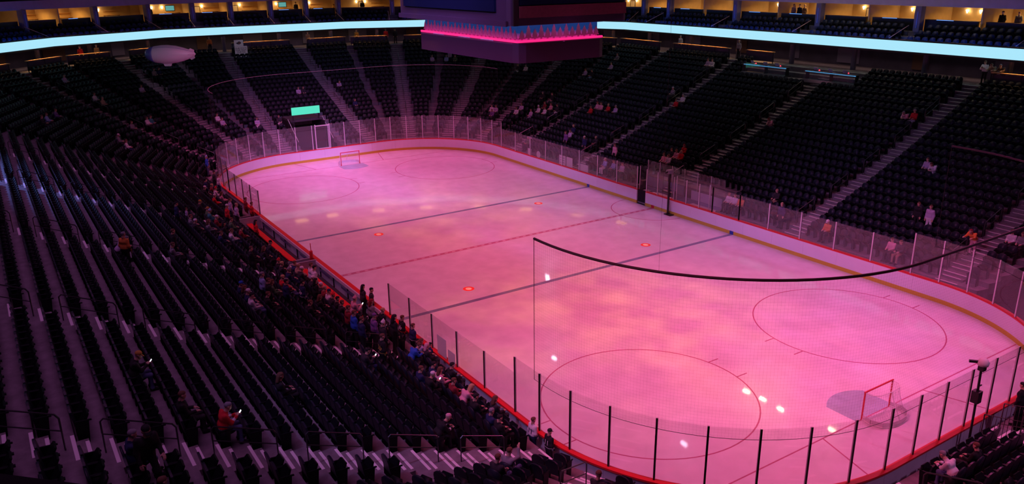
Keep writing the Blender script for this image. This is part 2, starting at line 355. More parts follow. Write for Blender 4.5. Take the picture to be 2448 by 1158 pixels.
# return glass around the penalty boxes and the officials' table
pen = empty('penalty_box', (2, 14, 0), label='glass walled penalty boxes and officials table behind the gate', cat='penalty box')
def wpane(p, q, z0, z1, parent, posts=True, m=M_GLASS):
    p, q = Vector(p), Vector(q); d = (q-p).normalized(); nn = Vector((d.y, -d.x))*.006; L = parent.location
    f = lambda a, sg, z: (a.x+sg*nn.x-L.x, a.y+sg*nn.y-L.y, z-L.z)
    MB().quadbox([f(p, -1, z0), f(q, -1, z0), f(q, 1, z0), f(p, 1, z0), f(p, -1, z1), f(q, -1, z1), f(q, 1, z1), f(p, 1, z1)]).build('glass_pane', m, parent)
    if posts: MB().tube([(p.x-L.x, p.y-L.y, z0), (p.x-L.x, p.y-L.y, z1+.02)], .03, 6).build('glass_post', M_ALU, parent)
for i in range(6): wpane((-2.6+i*1.32, 14.75), (-2.6+(i+1)*1.32, 14.75), .9, 3.0, pen)
for x in (-1.85, 1.65, 2.1, 5.3): wpane((x, 13.25), (x, 14.7), .9, 2.85, pen)
pl = pen.location
for nm, m, b in (('box_floor', M_CONC2, (-2.6, 13.25, .15, 5.4, 14.7, .32)), ('back_wall', mat('pen_wall', (.45, .45, .7), .7), (-2.6, 14.72, .32, 5.4, 14.82, .9)), ('table', M_WHITE, (-.7, 13.28, .95, 1.5, 13.65, 1.0)), ('table_front', M_BOARDB, (-.7, 13.6, .32, 1.5, 13.65, .95)),
                 ('bench', M_WHITE, (2.5, 14.2, .62, 5.0, 14.6, .70)), ('bench_front', mat('pen_wall2', (.6, .6, .85), .7), (2.5, 14.25, .32, 5.0, 14.3, .62)), ('bench', M_WHITE, (-2.5, 14.2, .62, -1.95, 14.6, .70)), ('ad_board', mat('ad_blue', (.5, .55, .85), .6), (-2.55, 14.66, 1.0, 1.4, 14.70, 1.75)), ('ad_board', mat('ad_pale', (.7, .7, .9), .6), (2.2, 14.66, .95, 5.2, 14.70, 1.6))):
    MB().box(b[0]-pl.x, b[1]-pl.y, b[2], b[3]-pl.x, b[4]-pl.y, b[5]).build(nm, m, pen)

# ------------------------------------------------------------------ seating bowl
STANDN = {4: 'penalty box stand', 12: 'bench stand', 8: 'mint sign end', 0: 'camera pole end', 5: 'penalty side corner', 6: 'scoreboard corner', 7: 'right sign corner', 9: 'paper sign corner', 10: 'blimp corner', 11: 'bench bend corner', 13: 'tall net corner', 14: 'tall net corner wedge', 15: 'camera pole corner'}
def stand_name(k): return STANDN[k]
BENCH = (-12.2, 9.7); PEN = (-5.6, 2.8)
TUN = (-1.0, 3.05)                          # tunnel gap in facet 8 (s = -y)
for k in FACETS:
    ter = tag(obj('seating_terrace', None), 'stepped dark concrete rows of the '+stand_name(k), 'terrace', kind='structure')
    cuts = [(None, None)]
    for r in range(NROW+1):
        d0, d1 = dk(r), dk(r+1)+(.02 if r < NROW else 0); z1 = zk(r); z0 = z1-.62 if r else -.02
        if r == NROW: d1 = 20.4
        sp0, sp1 = span(k, d0), span(k, d1)
        runs = [(sp0[0], sp0[1], sp1[0], sp1[1])]
        if k == 12 and r < 2: runs = [(sp0[0], BENCH[0], sp1[0], BENCH[0]), (BENCH[1], sp0[1], BENCH[1], sp1[1])]
        if k == 8 and d0 < 6.0: runs = [(sp0[0], TUN[0], sp1[0], TUN[0]), (TUN[1], sp0[1], TUN[1], sp1[1])]
        if k == 4 and r < 2: runs = [(sp0[0], PEN[0], sp1[0], PEN[0]), (PEN[1], sp0[1], PEN[1], sp1[1])]
        for a0, a1, b0, b1 in runs:
            if a1-a0 < .1: continue
            MB().quadbox([fp(k, a0, d0, z0), fp(k, a1, d0, z0), fp(k, b1, d1, z0), fp(k, b0, d1, z0), fp(k, a0, d0, z1), fp(k, a1, d0, z1), fp(k, b1, d1, z1), fp(k, b0, d1, z1)]).build('terrace_row', M_CONC, ter)
# floor between the boards and the first row, and under everything
fl = MB(); fl.box(-75, -75, -.3, 75, 75, -.13); tag(fl.build('floor', M_DARK), kind='structure')
gut = tag(rsec(0, RTOT, .13, 1.0, .02, .17, 'floor_gutter', M_CONC2, None, 1.2), 'narrow concrete floor strip running round behind the rink boards', 'floor', kind='structure')
# aisle stairs: half steps, nosings
U_STEP, U_NOSE = unit(M_CONC2), unit(M_NOSE)
def aisle_ends(k, s, i):
    return {4: ['fifth', 'fourth', 'middle', 'second', 'first'], 12: ['fifth', 'fourth', 'middle', 'second', 'first'], 8: ['right', 'left'], 0: ['first', 'middle', 'last']}.get(k, ['only'])[i]
def aname(k, i):
    w = aisle_ends(k, 0, i)
    return ('' if w == 'only' else w+' ')+'aisle, '+stand_name(k)
for k in FACETS:
    ang = R(22.5*k)+math.pi/2
    for i, s in enumerate(AISLES.get(k, [])):
        st = empty('aisle_stair', fp(k, s, dk(0), 0), ang, 'concrete steps with pale nosings in the '+aname(k, i), 'stairs', kind='structure')
        for r in range(0, NROW+1):
            d0, z1 = dk(r), zk(r); zlow = zk(r-1) if r else .17; rise = z1-zlow
            if k == 12 and r < 2 and BENCH[0] < s < BENCH[1]: continue
            L = lambda d, z: (0, -(d-dk(0)), z)
            sx = 2*AW*(1 if r else .96)
            h = rise/2
            stp = obj('step', U_STEP, st, L(d0-.14, zlow+h/2-.01), 0, (sx, .30, h+.02))
            # nosing of the half step and of the row edge
            nb = obj('nosing', U_NOSE, stp); nb.location = (0, (.30/2-.045)/.30, (h/2+.012)/(h+.02)); nb.scale = (.80, .09/.30, .006/(h+.02))
            na = obj('nosing', U_NOSE, st, L(d0+.05, z1+.003), 0, (sx*1.02, .09, .006))
        n_ = None
# handrails beside the aisles
def rail_between(k, s, r0, r1, label):
    p0, p1 = fp(k, s, dk(r0)+.25, zk(r0)), fp(k, s, dk(r1)+.25, zk(r1)); base = Vector(p0)
    o = empty('aisle_handrail', p0, 0, label, 'handrail', 'handrails along the aisle stairs')
    a, b = Vector((0, 0, 0)), Vector(p1)-base
    up = Vector((0, 0, 1)); e = (b-a).normalized()
    MB().tube([a+up*.55, a+up*.86, a+up*.95+e*.08, b+up*.95-e*.08, b+up*.86, b+up*.55], .024, 6).build('top_rail', M_RAILM, o)
    MB().tube([a+up*.52, b+up*.52], .018, 5).build('mid_rail', M_RAILM, o)
    for q in (a, b): MB().tube([q, q+up*.56], .022, 5).build('post', M_RAILM, o)
M_RAILM = mat('rail_metal', (.10, .10, .11), .28, metal=.6)
ORD = ['first', 'second', 'third', 'fourth', 'fifth', 'sixth', 'seventh', 'eighth', 'ninth', 'tenth', 'eleventh', 'twelfth', 'thirteenth', 'fourteenth', 'fifteenth', 'sixteenth', 'seventeenth', 'eighteenth', 'nineteenth', 'twentieth', 'twenty-first', 'twenty-second', 'twenty-third', 'twenty-fourth', 'twenty-fifth']
for k in FACETS:
    for i, s in enumerate(AISLES.get(k, [])):
        off = 0.0
        if k == 4: off = AW-.04
        for j, r0 in enumerate(range(1 if k != 12 else 2, 21, 4 if k != 12 else 3)):
            if k == 12 and r0 < 2 and BENCH[0] < s < BENCH[1]: continue
            u, v, z = project(fp(k, s, dk(r0), zk(r0)))
            if z < 2 or not (-300 < u < 2748 and -200 < v < 1400): continue
            rail_between(k, s+off, r0, r0+2, 'dark tubular handrail at the %s row, %s' % (ORD[r0], aname(k, i)))

for s_, nm_ in ((-.15, 'on the bench side'), (1.2, 'on the penalty side')):
    o = empty('aisle_fence', fp(0, s_, .75, zk(0)), R(0), 'dark barred fence beside the middle aisle, camera pole end, '+nm_, 'fence', 'barred fences at the camera pole end'); b_ = Vector(fp(0, s_, 2.9, zk(2)))-Vector(o.location); u_ = Vector((0, 0, .95))
    MB().tube([(0, 0, 0), u_, b_+u_, b_], .025, 6).build('frame', M_RAILM, o); MB().tube([(0, 0, .12), b_+Vector((0, 0, .12))], .018, 5).build('bottom_rail', M_RAILM, o)
    for i in range(1, 16): q_ = b_*(i/16); MB().tube([q_+Vector((0, 0, .12)), q_+u_], .011, 4).build('bar', M_RAILM, o)

# ------------------------------------------------------------------ seats
def seat_parts(openpan):
    o = {}
    ol = [(-.225, .40), (.225, .40), (.238, .78), (.205, .89), (.12, .955), (0, .975), (-.12, .955), (-.205, .89), (-.238, .78)]
    o['backrest'] = MB().prism(ol, lambda p, s: (p[0], -.19-.055*s-(p[1]-.4)*.17, p[1]))
    q = [(-.20, 0), (.20, 0), (.215, .30), (.17, .40), (-.17, .40), (-.215, .30)]
    th = R(12 if openpan else 58)
    o['seat_pan'] = MB().prism(q[::-1], lambda p, s: (p[0], -.17+p[1]*math.cos(th)+(.055*s)*math.sin(th), .41+p[1]*math.sin(th)-.055*s*math.cos(th)+(0 if not openpan else .03)))
    for sg in (-1, 1):
        o['armrest' if sg < 0 else 'armrest_'] = MB().quadbox([(sg*.243-.022, -.27, .60), (sg*.243+.022, -.27, .60), (sg*.243+.022, .12, .585), (sg*.243-.022, .12, .585), (sg*.243-.022, -.27, .64), (sg*.243+.022, -.27, .64), (sg*.243+.022, .12, .615), (sg*.243-.022, .12, .615)])
        o['standard' if sg < 0 else 'standard_'] = MB().quadbox([(sg*.243-.016, -.25, 0), (sg*.243+.016, -.25, 0), (sg*.243+.016, .0, 0), (sg*.243-.016, .0, 0), (sg*.243-.016, -.25, .60), (sg*.243+.016, -.25, .60), (sg*.243+.016, .06, .60), (sg*.243-.016, .06, .60)])
    return o
SP = {0: seat_parts(False), 1: seat_parts(True)}
SMESH = {op: {n: b.mesh('seat_'+n.strip('_'), M_SEAT if n == 'backrest' else M_SEATP) for n, b in SP[op].items()} for op in (0, 1)}
def merged(op, skip=()):
    V, F, Mi = [], [], []
    for n, b in SP[op].items():
        if n in skip: continue
        o = len(V); V += b.v; F += [tuple(i+o for i in f) for f in b.f]; Mi += [0 if n == 'backrest' else 1]*len(b.f)
    return np.array(V), F, Mi
SEATS = []                                # (k, row, s, x, y, z, ang)
SPC = .535
for k in FACETS:
    for r in range(NROW):
        d = dk(r)+.50; a, b = span(k, d); a += .30; b -= .30
        if k in (12,): a += .25
        gaps = sorted([(s-AW-.05, s+AW+.05) for s in AISLES.get(k, [])])
        if k == 12 and r < 2: gaps = sorted(gaps+[BENCH])
        if k == 8 and d < 6.6: gaps = sorted(gaps+[(TUN[0]-.3, TUN[1]+.3)])
        if k == 4 and r < 3: gaps = sorted(gaps+[(PEN[0]-.2, PEN[1]+.2)])
        if k == 4 and r > 19: gaps = sorted(gaps+[(-3.8, 8.1)])
        cur = a; runs = []
        for g0, g1 in gaps:
            if g0 > cur: runs.append((cur, min(g0, b)))
            cur = max(cur, g1)
        if cur < b: runs.append((cur, b))
        for c0, c1 in runs:
            n = int((c1-c0)/SPC)
            for i in range(n):
                s = (c0+c1)/2+(i-(n-1)/2)*SPC; p = fp(k, s, d, zk(r)); u, v, z = project((p[0], p[1], p[2]+.5))
                if z < 1 or not (-330 < u < 2780 and -60 < v < 1420): continue
                SEATS.append((k, r, s, *p, R(22.5*k)+math.pi/2, z, u, v))

# ------------------------------------------------------------------ players' benches
for x0, x1, lab in ((-11.4, -1.0, 'players bench with red seat, on the mint sign side of the red padded post'), (-.5, 8.9, 'players bench with red seat, between the red padded post and tall glass')):
    o = empty('players_bench', ((x0+x1)/2, -14, .17), 0, lab, 'bench'); hw = (x1-x0)/2
    MB().box(-hw, -.75, 0, hw, .85, .10).build('platform', mat('bench_rubber', (.03, .03, .035), .8), o)
    MB().box(-hw, -.16, .50, hw, .20, .57).build('seat', mat('bench_red', (.75, .02, .02), .5), o)
    for i in range(6): MB().box(-hw+.3+i*(2*hw-.7)/5, -.1, .1, -hw+.4+i*(2*hw-.7)/5, .14, .5).build('leg', M_BLACK, o)
    MB().box(-hw, -.80, 0, hw, -.72, .95).build('back_wall', M_BOARDB, o)
    MB().box(-hw, .78, .72, hw, .845, .92).build('bottle_shelf', M_BOARDB, o)
    for i in range(5): MB().box(-hw+.6+i*(2*hw-1.2)/4-.02, .79, .1, -hw+.6+i*(2*hw-1.2)/4+.02, .86, .86).build('stud', M_BLACK, o)
    lm = M_BMARK
    for i in range(3):                       # faint dark lettering blocks along the inner wall, not legible
        c = -hw+1.4+i*(2*hw-2.8)/2
        MB().box(c-.8, .768, .48, c+.8, .776, .62).build('wall_print', mat('print_dark', (.10, .09, .2), .6), o)
    for xx in (-hw, hw): MB().box(xx-.03, -.78, .1, xx+.03, .84, 1.0).build('end_panel', M_BOARDB, o)
pp = empty('padded_post', (-.75, -13.35, .17), 0, 'tall red padded post standing between the two players benches', 'post')
MB().lathe([(.10, 0), (.10, 1.45), (.085, 1.5), (.03, 1.52)], 12).build('pad', M_CAP, pp, True); MB().lathe([(.022, 1.5), (.022, 1.95), (.005, 1.97)], 6).build('rod', M_CAP, pp)

# ------------------------------------------------------------------ goals
M_NET = mat('goal_net', (.75, .75, .78), .8); M_POST = mat('goal_post_red', (.62, .02, .04), .35)
def goal(sx, lab):
    o = empty('hockey_goal', (sx*27.13, 0, 0), 0 if sx > 0 else math.pi, lab, 'goal')      # local +x = behind the goal
    MB().tube([(0, -.915, 0), (0, -.915, 1.22)], .035, 8).build('goal_post', M_POST, o); MB().tube([(0, .915, 0), (0, .915, 1.22)], .035, 8).build('goal_post', M_POST, o)
    MB().tube([(0, -.95, 1.22), (0, .95, 1.22)], .035, 8).build('crossbar', M_POST, o)
    base = [(0, -.915), (.45, -1.02), (.85, -.85), (1.05, -.45), (1.10, 0), (1.05, .45), (.85, .85), (.45, 1.02), (0, .915)]
    MB().tube([(x, y, .03) for x, y in base], .03, 6).build('base_frame', M_WHITE, o)
    bp = MB()
    for (xa, ya), (xb, yb) in zip(base[:-1], base[1:]): bp.quadbox([(xa, ya, .03), (xb, yb, .03), (xb-.02, yb, .03), (xa-.02, ya, .03), (xa, ya, .24), (xb, yb, .24), (xb-.02, yb, .24), (xa-.02, ya, .24)])
    bp.build('base_padding', mat('goal_pad', (.70, .68, .72), .7), o)
    top = [(0, -.915), (.30, -.88), (.50, -.62), (.55, 0), (.50, .62), (.30, .88), (0, .915)]
    MB().tube([(x, y, 1.20) for x, y in top], .02, 5).build('top_frame', M_WHITE, o)
    MB().tube([(.55, 0, 1.2), (.75, 0, .7), (1.1, 0, .05)], .018, 5).build('centre_brace', M_WHITE, o)
    b2 = [(np.interp(t, np.linspace(0, 1, 9), [p[0] for p in base]), np.interp(t, np.linspace(0, 1, 9), [p[1] for p in base])) for t in np.linspace(0, 1, 31)]
    t2 = [(np.interp(t, np.linspace(0, 1, 7), [p[0] for p in top]), np.interp(t, np.linspace(0, 1, 7), [p[1] for p in top])) for t in np.linspace(0, 1, 31)]
    nb = MB()
    def lerp(i, f): return (b2[i][0]*(1-f)+t2[i][0]*f-(.10*math.sin(math.pi*f)), b2[i][1]*(1-f)+t2[i][1]*f, .03+1.17*f)
    for i in range(31): nb.tube([lerp(i, f) for f in (0, .33, .66, 1)], .004, 3, cap=False)
    for f in np.linspace(.05, .95, 16): nb.tube([lerp(i, f) for i in range(31)], .004, 3, cap=False)
    for y_ in np.linspace(-.85, .85, 15): nb.tube([(0, y_, 1.21), (.55-.25*(abs(y_)/.88)**2, y_, 1.19)], .004, 3, cap=False)
    for x_ in (.12, .24, .36, .48): nb.tube([(x_, -.8+x_*.3, 1.2), (x_, .8-x_*.3, 1.2)], .004, 3, cap=False)
    tag(nb.build('netting', M_NET, o), kind='stuff')
goal(1, 'red framed hockey goal standing on the pale crease beside the camera pole'); goal(-1, 'red framed hockey goal standing below the mint sign')

# ------------------------------------------------------------------ safety netting over the end glass
M_ROPE = mat('net_rope', (.015, .013, .016), .7); M_STR = mat('net_string', (.04, .03, .04), .8); M_ROPEF = mat('net_rope_pale', (.22, .20, .21), .7)
def safety_net(s0, s1, lab, rope, hang, rc=.045):
    o = empty('safety_net', (0, 0, 0), 0, lab, 'net')
    n = int((s1-s0)/.5); P = [rink_pt(s0+(s1-s0)*i/n, .0)[0] for i in range(n+1)]
    MB().tube([(p.x, p.y, 8.42) for p in P], rc, 6).build('top_cable', rope, o)
    MB().tube([(p.x, p.y, 3.02) for p in P], .010, 4).build('hem_rope', M_ROPE, o)
    for e in (0, -1): MB().tube([(P[e].x, P[e].y, 3.02), (P[e].x, P[e].y, 8.42)], .012, 5).build('edge_rope', M_ROPE, o)
    for i in hang: MB().tube([(P[i].x, P[i].y, 8.42), (P[i].x, P[i].y, 29.9)], .004, 4).build('hanger_wire', M_ROPE, o)
    g = MB(); nv = int((s1-s0)/.11)
    for i in range(nv):
        p = rink_pt(s0+(s1-s0)*i/nv, 0)[0]; g.tube([(p.x, p.y, 3.02), (p.x, p.y, 8.42)], .0009, 3, cap=False)
    for z in np.arange(3.1, 8.4, .11): g.tube([(p.x, p.y, z) for p in P], .0009, 3, cap=False)
    tag(g.build('net_mesh', M_STR, o), kind='stuff')
safety_net(S_L(21.6), RTOT+S_R(21.6), 'fine black safety net hanging from a dark cable over the tall end glass', M_ROPE, (10,))
safety_net(S_R(-21.6), S_L(-21.6), 'fine safety net with a pale cable over the glass below the mint sign', M_ROPEF, (), .02)

# ------------------------------------------------------------------ concourse, LED ribbon, suites
UPF = list(range(4, 12))
def fslab(k, d0, d1, z0, z1, s0=None, s1=None):
    a, b = span(k, d0), span(k, d1)
    a0, a1, b0, b1 = (a[0] if s0 is None else s0), (a[1] if s1 is None else s1), (b[0] if s0 is None else s0), (b[1] if s1 is None else s1)
    return MB().quadbox([fp(k, a0, d0, z0), fp(k, a1, d0, z0), fp(k, b1, d1, z0), fp(k, b0, d1, z0), fp(k, a0, d0, z1), fp(k, a1, d0, z1), fp(k, b1, d1, z1), fp(k, b0, d1, z1)])
ZC = zk(NROW)
M_CWALL = mat('concourse_wall', (.10, .09, .16), .8, noise=.2, nscale=1); M_CPAN = mat('concourse_panel', (.24, .22, .36), .7); M_CBRN = mat('concourse_brown', (.16, .09, .07), .7)
ribbon = empty('led_ribbon_board', (0, 0, 0), 0, 'long glowing pale cyan LED ribbon board running round the suite level', 'LED board')
for k in UPF:
    nm = stand_name(k)
    c = tag(obj('concourse_floor', None), 'dark concourse floor above the '+nm, 'floor', kind='structure')
    fslab(k, 20.35, 25, ZC-.4, ZC).build('slab', M_CONC, c)
    w = tag(fslab(k, 24.0, 24.3, ZC, 10.6).build('wall_concourse', M_CWALL), 'dark blue back wall of the concourse above the '+nm, 'wall', kind='structure')
    fslab(k, 20.9, 21.1, 10.56, 11.6).build('ribbon_parapet', M_BLACK, ribbon)
    fslab(k, 20.84, 20.9, 10.72, 11.5).build('led_panel', M_LED, ribbon)
    sl = tag(obj('suite_floor', None), 'dark stepped floor of the suite level above the '+nm, 'floor', kind='structure')
    fslab(k, 21.1, 22.1, 10.55, 10.85).build('floor_tread', M_CONC, sl); fslab(k, 22.1, 23.1, 10.55, 11.25).build('floor_tread', M_CONC, sl); fslab(k, 23.1, 24.2, 10.55, 11.65).build('floor_tread', M_CONC, sl); fslab(k, 24.2, 30, 10.55, 12.0).build('floor_tread', M_CONC, sl)
    tag(fslab(k, 24.2, 30.0, 14.02, 14.85).build('ceiling_suite', M_FASC), 'purple grey slab edge above the lit suites over the '+nm, 'ceiling', kind='structure')
    tag(fslab(k, 29.0, 29.3, 12.0, 14.02).build('wall_suite', M_WARM), 'warm cream back wall of the lit suites above the '+nm, 'wall', kind='structure')
    tag(fslab(k, 33, 33.4, 0, 30).build('wall_outer', M_DARK), kind='structure')
    a, b = span(k, 21.2); gs = MB(); fslab(k, 21.1, 21.16, 11.5, 11.56).build('parapet_glow_strip', emat('glow_strip', (.03, .12, .8) if k in (4, 5, 10, 11) else (.2, .1, .5), 1.5), ribbon)  # emissive strip added to throw blue on the suite seats
    light('parapet_lamp', 'AREA', fp(k, (a+b)/2, 21.2, 11.72), (.04, .16, 1) if k in (4, 5, 10, 11) else (.4, .2, .9), (b-a)*(2.6 if k in (4, 5, 10, 11) else 1.0), fp(k, (a+b)/2, 23.6, 12.0), shape='RECTANGLE', size=(b-a)*.95, size_y=.1, spread=R(150))  # area fill added with the strip, tints the seats behind the parapet
    # drink rails along the top of the bowl, warm lamps above them
    a, b = span(k, 19.9); gaps = sorted([(s-1.0, s+1.0) for s in AISLES[k]])
    if k == 8: gaps = sorted(gaps+[(4.6-1.0, 10.0)])
    if k == 4: gaps = sorted(gaps+[(-11.1, 6.2)])
    cur = a+.3; runs = []
    for g0, g1 in gaps:
        if g0 > cur+.5: runs.append((cur, min(g0, b)))
        cur = max(cur, g1)
    if cur < b-.8: runs.append((cur, b-.3))
    for j, (s0, s1) in enumerate(runs):
        o = empty('drink_rail', fp(k, (s0+s1)/2, 19.9, ZC), R(22.5*k)+math.pi/2, 'warm lit wooden drink rail above the %s, %s stretch' % (nm, ORD[j]), 'counter', 'drink rails above the stands')
        h = (s1-s0)/2
        MB().box(-h, -.16, .98, h, .16, 1.04).build('counter', M_RAILW, o)
        n = max(2, int(h*2/1.8)+1)
        for q in range(n): xx = -h+.1+(2*h-.2)*q/(n-1); MB().box(xx-.03, -.03, 0, xx+.03, .03, .98).build('post', M_BLACK, o)
        MB().box(-h, -.015, .15, h, .015, .9).build('infill_panel', M_CWALL, o)
        light('rail_lamp', 'AREA', fp(k, (s0+s1)/2, 20.15, 10.5), (1, .5, .18), 45*h*2/6, fp(k, (s0+s1)/2, 20.05, ZC+.9), shape='RECTANGLE', size=h*1.6, size_y=.15, spread=R(90))
    # concourse posts, wall panels
    ss = np.arange(a+1.5, b-1, 6.3)
    for j, s in enumerate(ss):
        p = MB(); q = fp(k, s, 21.4, 0); cc = tag(MB().lathe([(.22, ZC), (.22, 10.6)], 10, (q[0], q[1], 0)).build('concourse_column', M_COLM), 'round grey concourse column above the %s, %s along' % (nm, ORD[j]), 'column', 'round columns on the concourse', 'structure')
        pn = fslab(k, 23.9, 24.0, ZC+.2, 10.5, s+1.2, s+1.2+[1.4, 2.2, 1.1][j % 3]).build('wall_panel', [M_CPAN, M_CBRN, M_CPAN][(j+k) % 3], None)
        tag(pn, 'flat %s panel on the concourse wall above the %s, %s along' % (['pale lilac', 'brown', 'pale lilac'][(j+k) % 3], nm, ORD[j]), 'wall panel', 'concourse wall panels', 'structure')
light('sign_lamp', 'SPOT', (-44, -2.6, 13.5), (.8, .8, 1), 130, (-48.9, -2.9, 9.2), spot_size=R(26), spot_blend=.8, shadow_soft_size=.1)  # extra spot added so the paper sign reads bright
for k in UPF: a, b = span(k, 22.5); light('concourse_lamp', 'AREA', fp(k, (a+b)/2, 22.6, 10.5), (.85, .5, .45), (b-a)*1.5, fp(k, (a+b)/2, 22.65, 9), shape='RECTANGLE', size=(b-a)*.9, size_y=.3, spread=R(120))
light('concourse_lamp', 'AREA', (-52.6, 0, 10.4), (1, .62, .25), 22, (-52.6, 0, 9), shape='RECTANGLE', size=2, size_y=24)
# suites: columns at the measured spacing, fittings in every bay
COLS = {4: [-x for x in (14.2, 4.4, -5.1, -14.9, -24.4)], 5: [0.0], 6: [0.0], 7: [0.0], 8: [-6.8, -2.5, 2.1, 6.3], 9: [-.6], 10: [0.0], 11: [0.0]}
M_SCON = emat('sconce_glow', (1, .70, .34), 14); M_TVB = emat('tv_picture', (.10, .38, .36), .9); M_GEDGE = emat('blue_edge_light', (.12, .35, 1), 1.3)
M_PIC = mat('picture_print', (.62, .52, .40), .6); M_FRM = mat('picture_frame', (.05, .025, .015), .5); M_SUITESEAT = mat('suite_seat', (.012, .022, .075), .5)  # suite seats: blue light on them put into the navy base
SUITE_SEATS = []; PARTS = []
nb_ = 0
for k in UPF:
    a, b = span(k, 24.2); C0 = [float(core(k)@nt(k)[1])*(0 if k in (4, 8) else 1)+c for c in COLS[k]]
    edges = [a]+sorted(C0)+[b]; ang = R(22.5*k)+math.pi/2; nm = stand_name(k)
    for j, s in enumerate(edges[:-1]):
        o = empty('suite_column', fp(k, s, 24.35, 12.0), ang, 'purple grey suite column over the %s, %s along' % (nm, ORD[j]), 'column', 'columns between the suites', 'structure')
        MB().box(-.26, -.3, 0, .26, .3, 2.02).build('shaft', M_COLM, o); MB().box(-.05, .3, .3, .05, .33, 1.6).build('light_strip', mat('strip_blue', (.2, .3, .8), .3), o)
    for j, (s0, s1) in enumerate(zip(edges[:-1], edges[1:])):
        if s1-s0 < 2: continue
        nsub = 2 if s1-s0 > 7 else 1
        for q in range(nsub):
            c0, c1 = s0+(s1-s0)*q/nsub, s0+(s1-s0)*(q+1)/nsub; cm = (c0+c1)/2; hw = (c1-c0)/2-.3; nb_ += 1
            pl_ = '%s bay, %s' % (ORD[min(24, j*2+q)], nm)
            pt = tag(fslab(k, 24.6, 29.0, 12.0, 14.02, c1-.06, c1+.06).build('wall_partition', M_WARM), 'cream partition wall closing the suite in the '+pl_, 'wall', kind='structure')
            PARTS.append((k, c1)); light('suite_lamp', 'AREA', fp(k, cm, 27.0, 13.95), (1, .55, .16), 62, fp(k, cm, 27.01, 12), shape='RECTANGLE', size=1.6, size_y=1.6, spread=R(160))
            F = lambda s, d, z: fp(k, s, d, z)
            for e in (-.55, .55):
                t_ = empty('wall_sconce', F(cm+e+.5, 28.85, 13.35), ang, 'glowing wall sconce on the %s, suite in %s' % ('left' if e < 0 else 'right', pl_), 'wall lamp', 'wall sconces in the suites')
                MB().lathe([(.03, 0), (.13, .26), (.10, .28)], 8).build('shade', M_SCON, t_); MB().box(-.03, -.14, .05, .03, -.02, .12).build('bracket', M_FRM, t_)
            kind = (j*2+q+k) % 3
            if kind == 1:
                t_ = empty('television', F(cm-hw*.45, 28.94, 13.4), ang, 'wall television in the '+pl_, 'television', 'televisions in the suites'); MB().box(-.5, -.02, -.3, .5, .06, .3).build('casing', M_BLACK, t_); MB().box(-.46, .06, -.26, .46, .065, .26).build('screen', M_TVB, t_)
            else:
                t_ = empty('framed_jersey' if kind else 'framed_picture', F(cm+.5, 28.98, 13.1), ang, 'dark framed pale print on the suite wall in the '+pl_, 'picture', 'framed prints in the suites')
                MB().box(-.34, -.02, -.42, .34, .05, .42).build('frame', M_FRM, t_); MB().box(-.27, .05, -.35, .27, .055, .35).build('print', M_PIC, t_)
            t_ = empty('wall_cabinet', F(cm-hw*.55, 28.75, 12.0), ang, 'dark wooden cabinet against the wall in the '+pl_, 'cabinet', 'cabinets in the suites')
            MB().box(-.8, -.2, 0, .8, .25, .9).build('body', M_WOOD, t_); MB().box(-.84, -.22, .9, .84, .29, .95).build('top', M_RAILW, t_)
            for dx in (-.4, .4): MB().box(dx-.36, .25, .08, dx+.36, .27, .84).build('door', M_WOOD, t_)
            
            if kind != 1: MB().box(-.8, -.2, 1.35, .8, .1, 1.4).build('shelf', M_RAILW, t_)
            t_ = empty('bar_table', F(cm, 24.9, 12.0), ang, 'dark bar table with glass lip at the front of the '+pl_, 'table', 'bar tables in the suites')
            MB().box(-hw, -.2, .92, hw, .2, .98).build('top', M_WOOD, t_); MB().box(-hw, .14, 0, hw, .18, .92).build('front_panel', M_BLACK, t_)
            for dx in (-hw+.1, hw-.1): MB().box(dx-.04, -.15, 0, dx+.04, .1, .92).build('leg', M_BLACK, t_)
            if kind != 0: MB().box(-hw*.1, .18, .94, hw*.55, .22, .98).build('glass_lip', M_GEDGE, t_)
            for e in range(3):
                t_ = empty('bar_stool', F(cm+(e-1)*hw*.62, 25.6, 12.0), ang, 'dark bar stool, %s along the bar, %s' % (ORD[e], pl_), 'stool', 'bar stools in the suites')
                MB().lathe([(.17, .70), (.18, .76)], 8).build('seat', M_WOOD, t_)
                for lx, ly in ((-.13, -.13), (.13, -.13), (.13, .13), (-.13, .13)): MB().tube([(lx*1.2, ly*1.2, 0), (lx, ly, .7)], .016, 4).build('leg', M_WOOD, t_)
            if q == 0:                     # sloped rail of the suite stair
                t_ = empty('suite_stair_rail', F(c0+.55, 23.9, 12.5), 0, 'slanted pinkish stair rail in front of the '+pl_, 'handrail', 'stair rails in front of the suites')
                A_, B_ = Vector(F(c0+.55, 23.9, 12.5)), Vector(F(c0+.55, 21.4, 11.62)); MB().tube([(0, 0, 0), B_-A_], .03, 5).build('rail', mat('rail_pink', (.75, .45, .42), .4), t_)
                MB().tube([(0, 0, 0), (0, 0, -.85)], .02, 4).build('post', M_BLACK, t_); MB().tube([B_-A_, B_-A_+Vector((0, 0, -.7))], .02, 4).build('post', M_BLACK, t_)
    for r_, (dd, zz) in enumerate(((21.75, 10.85), (22.75, 11.25), (23.75, 11.65))):
        a, b = span(k, dd)
        for s in np.arange(a+.4, b-.4, .62):
            if min(abs(s-c) for c in edges) < .75: continue
            p = fp(k, s, dd, zz); u, v, z = project(p)
            if -250 < u < 2700: SUITE_SEATS.append((*p, ang))

# ledge of the balcony that the view looks out over
for k in (13, 14):
    tag(fslab(k, 20.95, 21.5, 14.2, 15.385).build('balcony_ledge', M_DARK), 'black balcony ledge of the upper level', 'ledge', kind='structure')
tag(MB().box(-80, -80, 30, 80, 80, 30.3).build('ceiling', M_DARK), kind='structure')

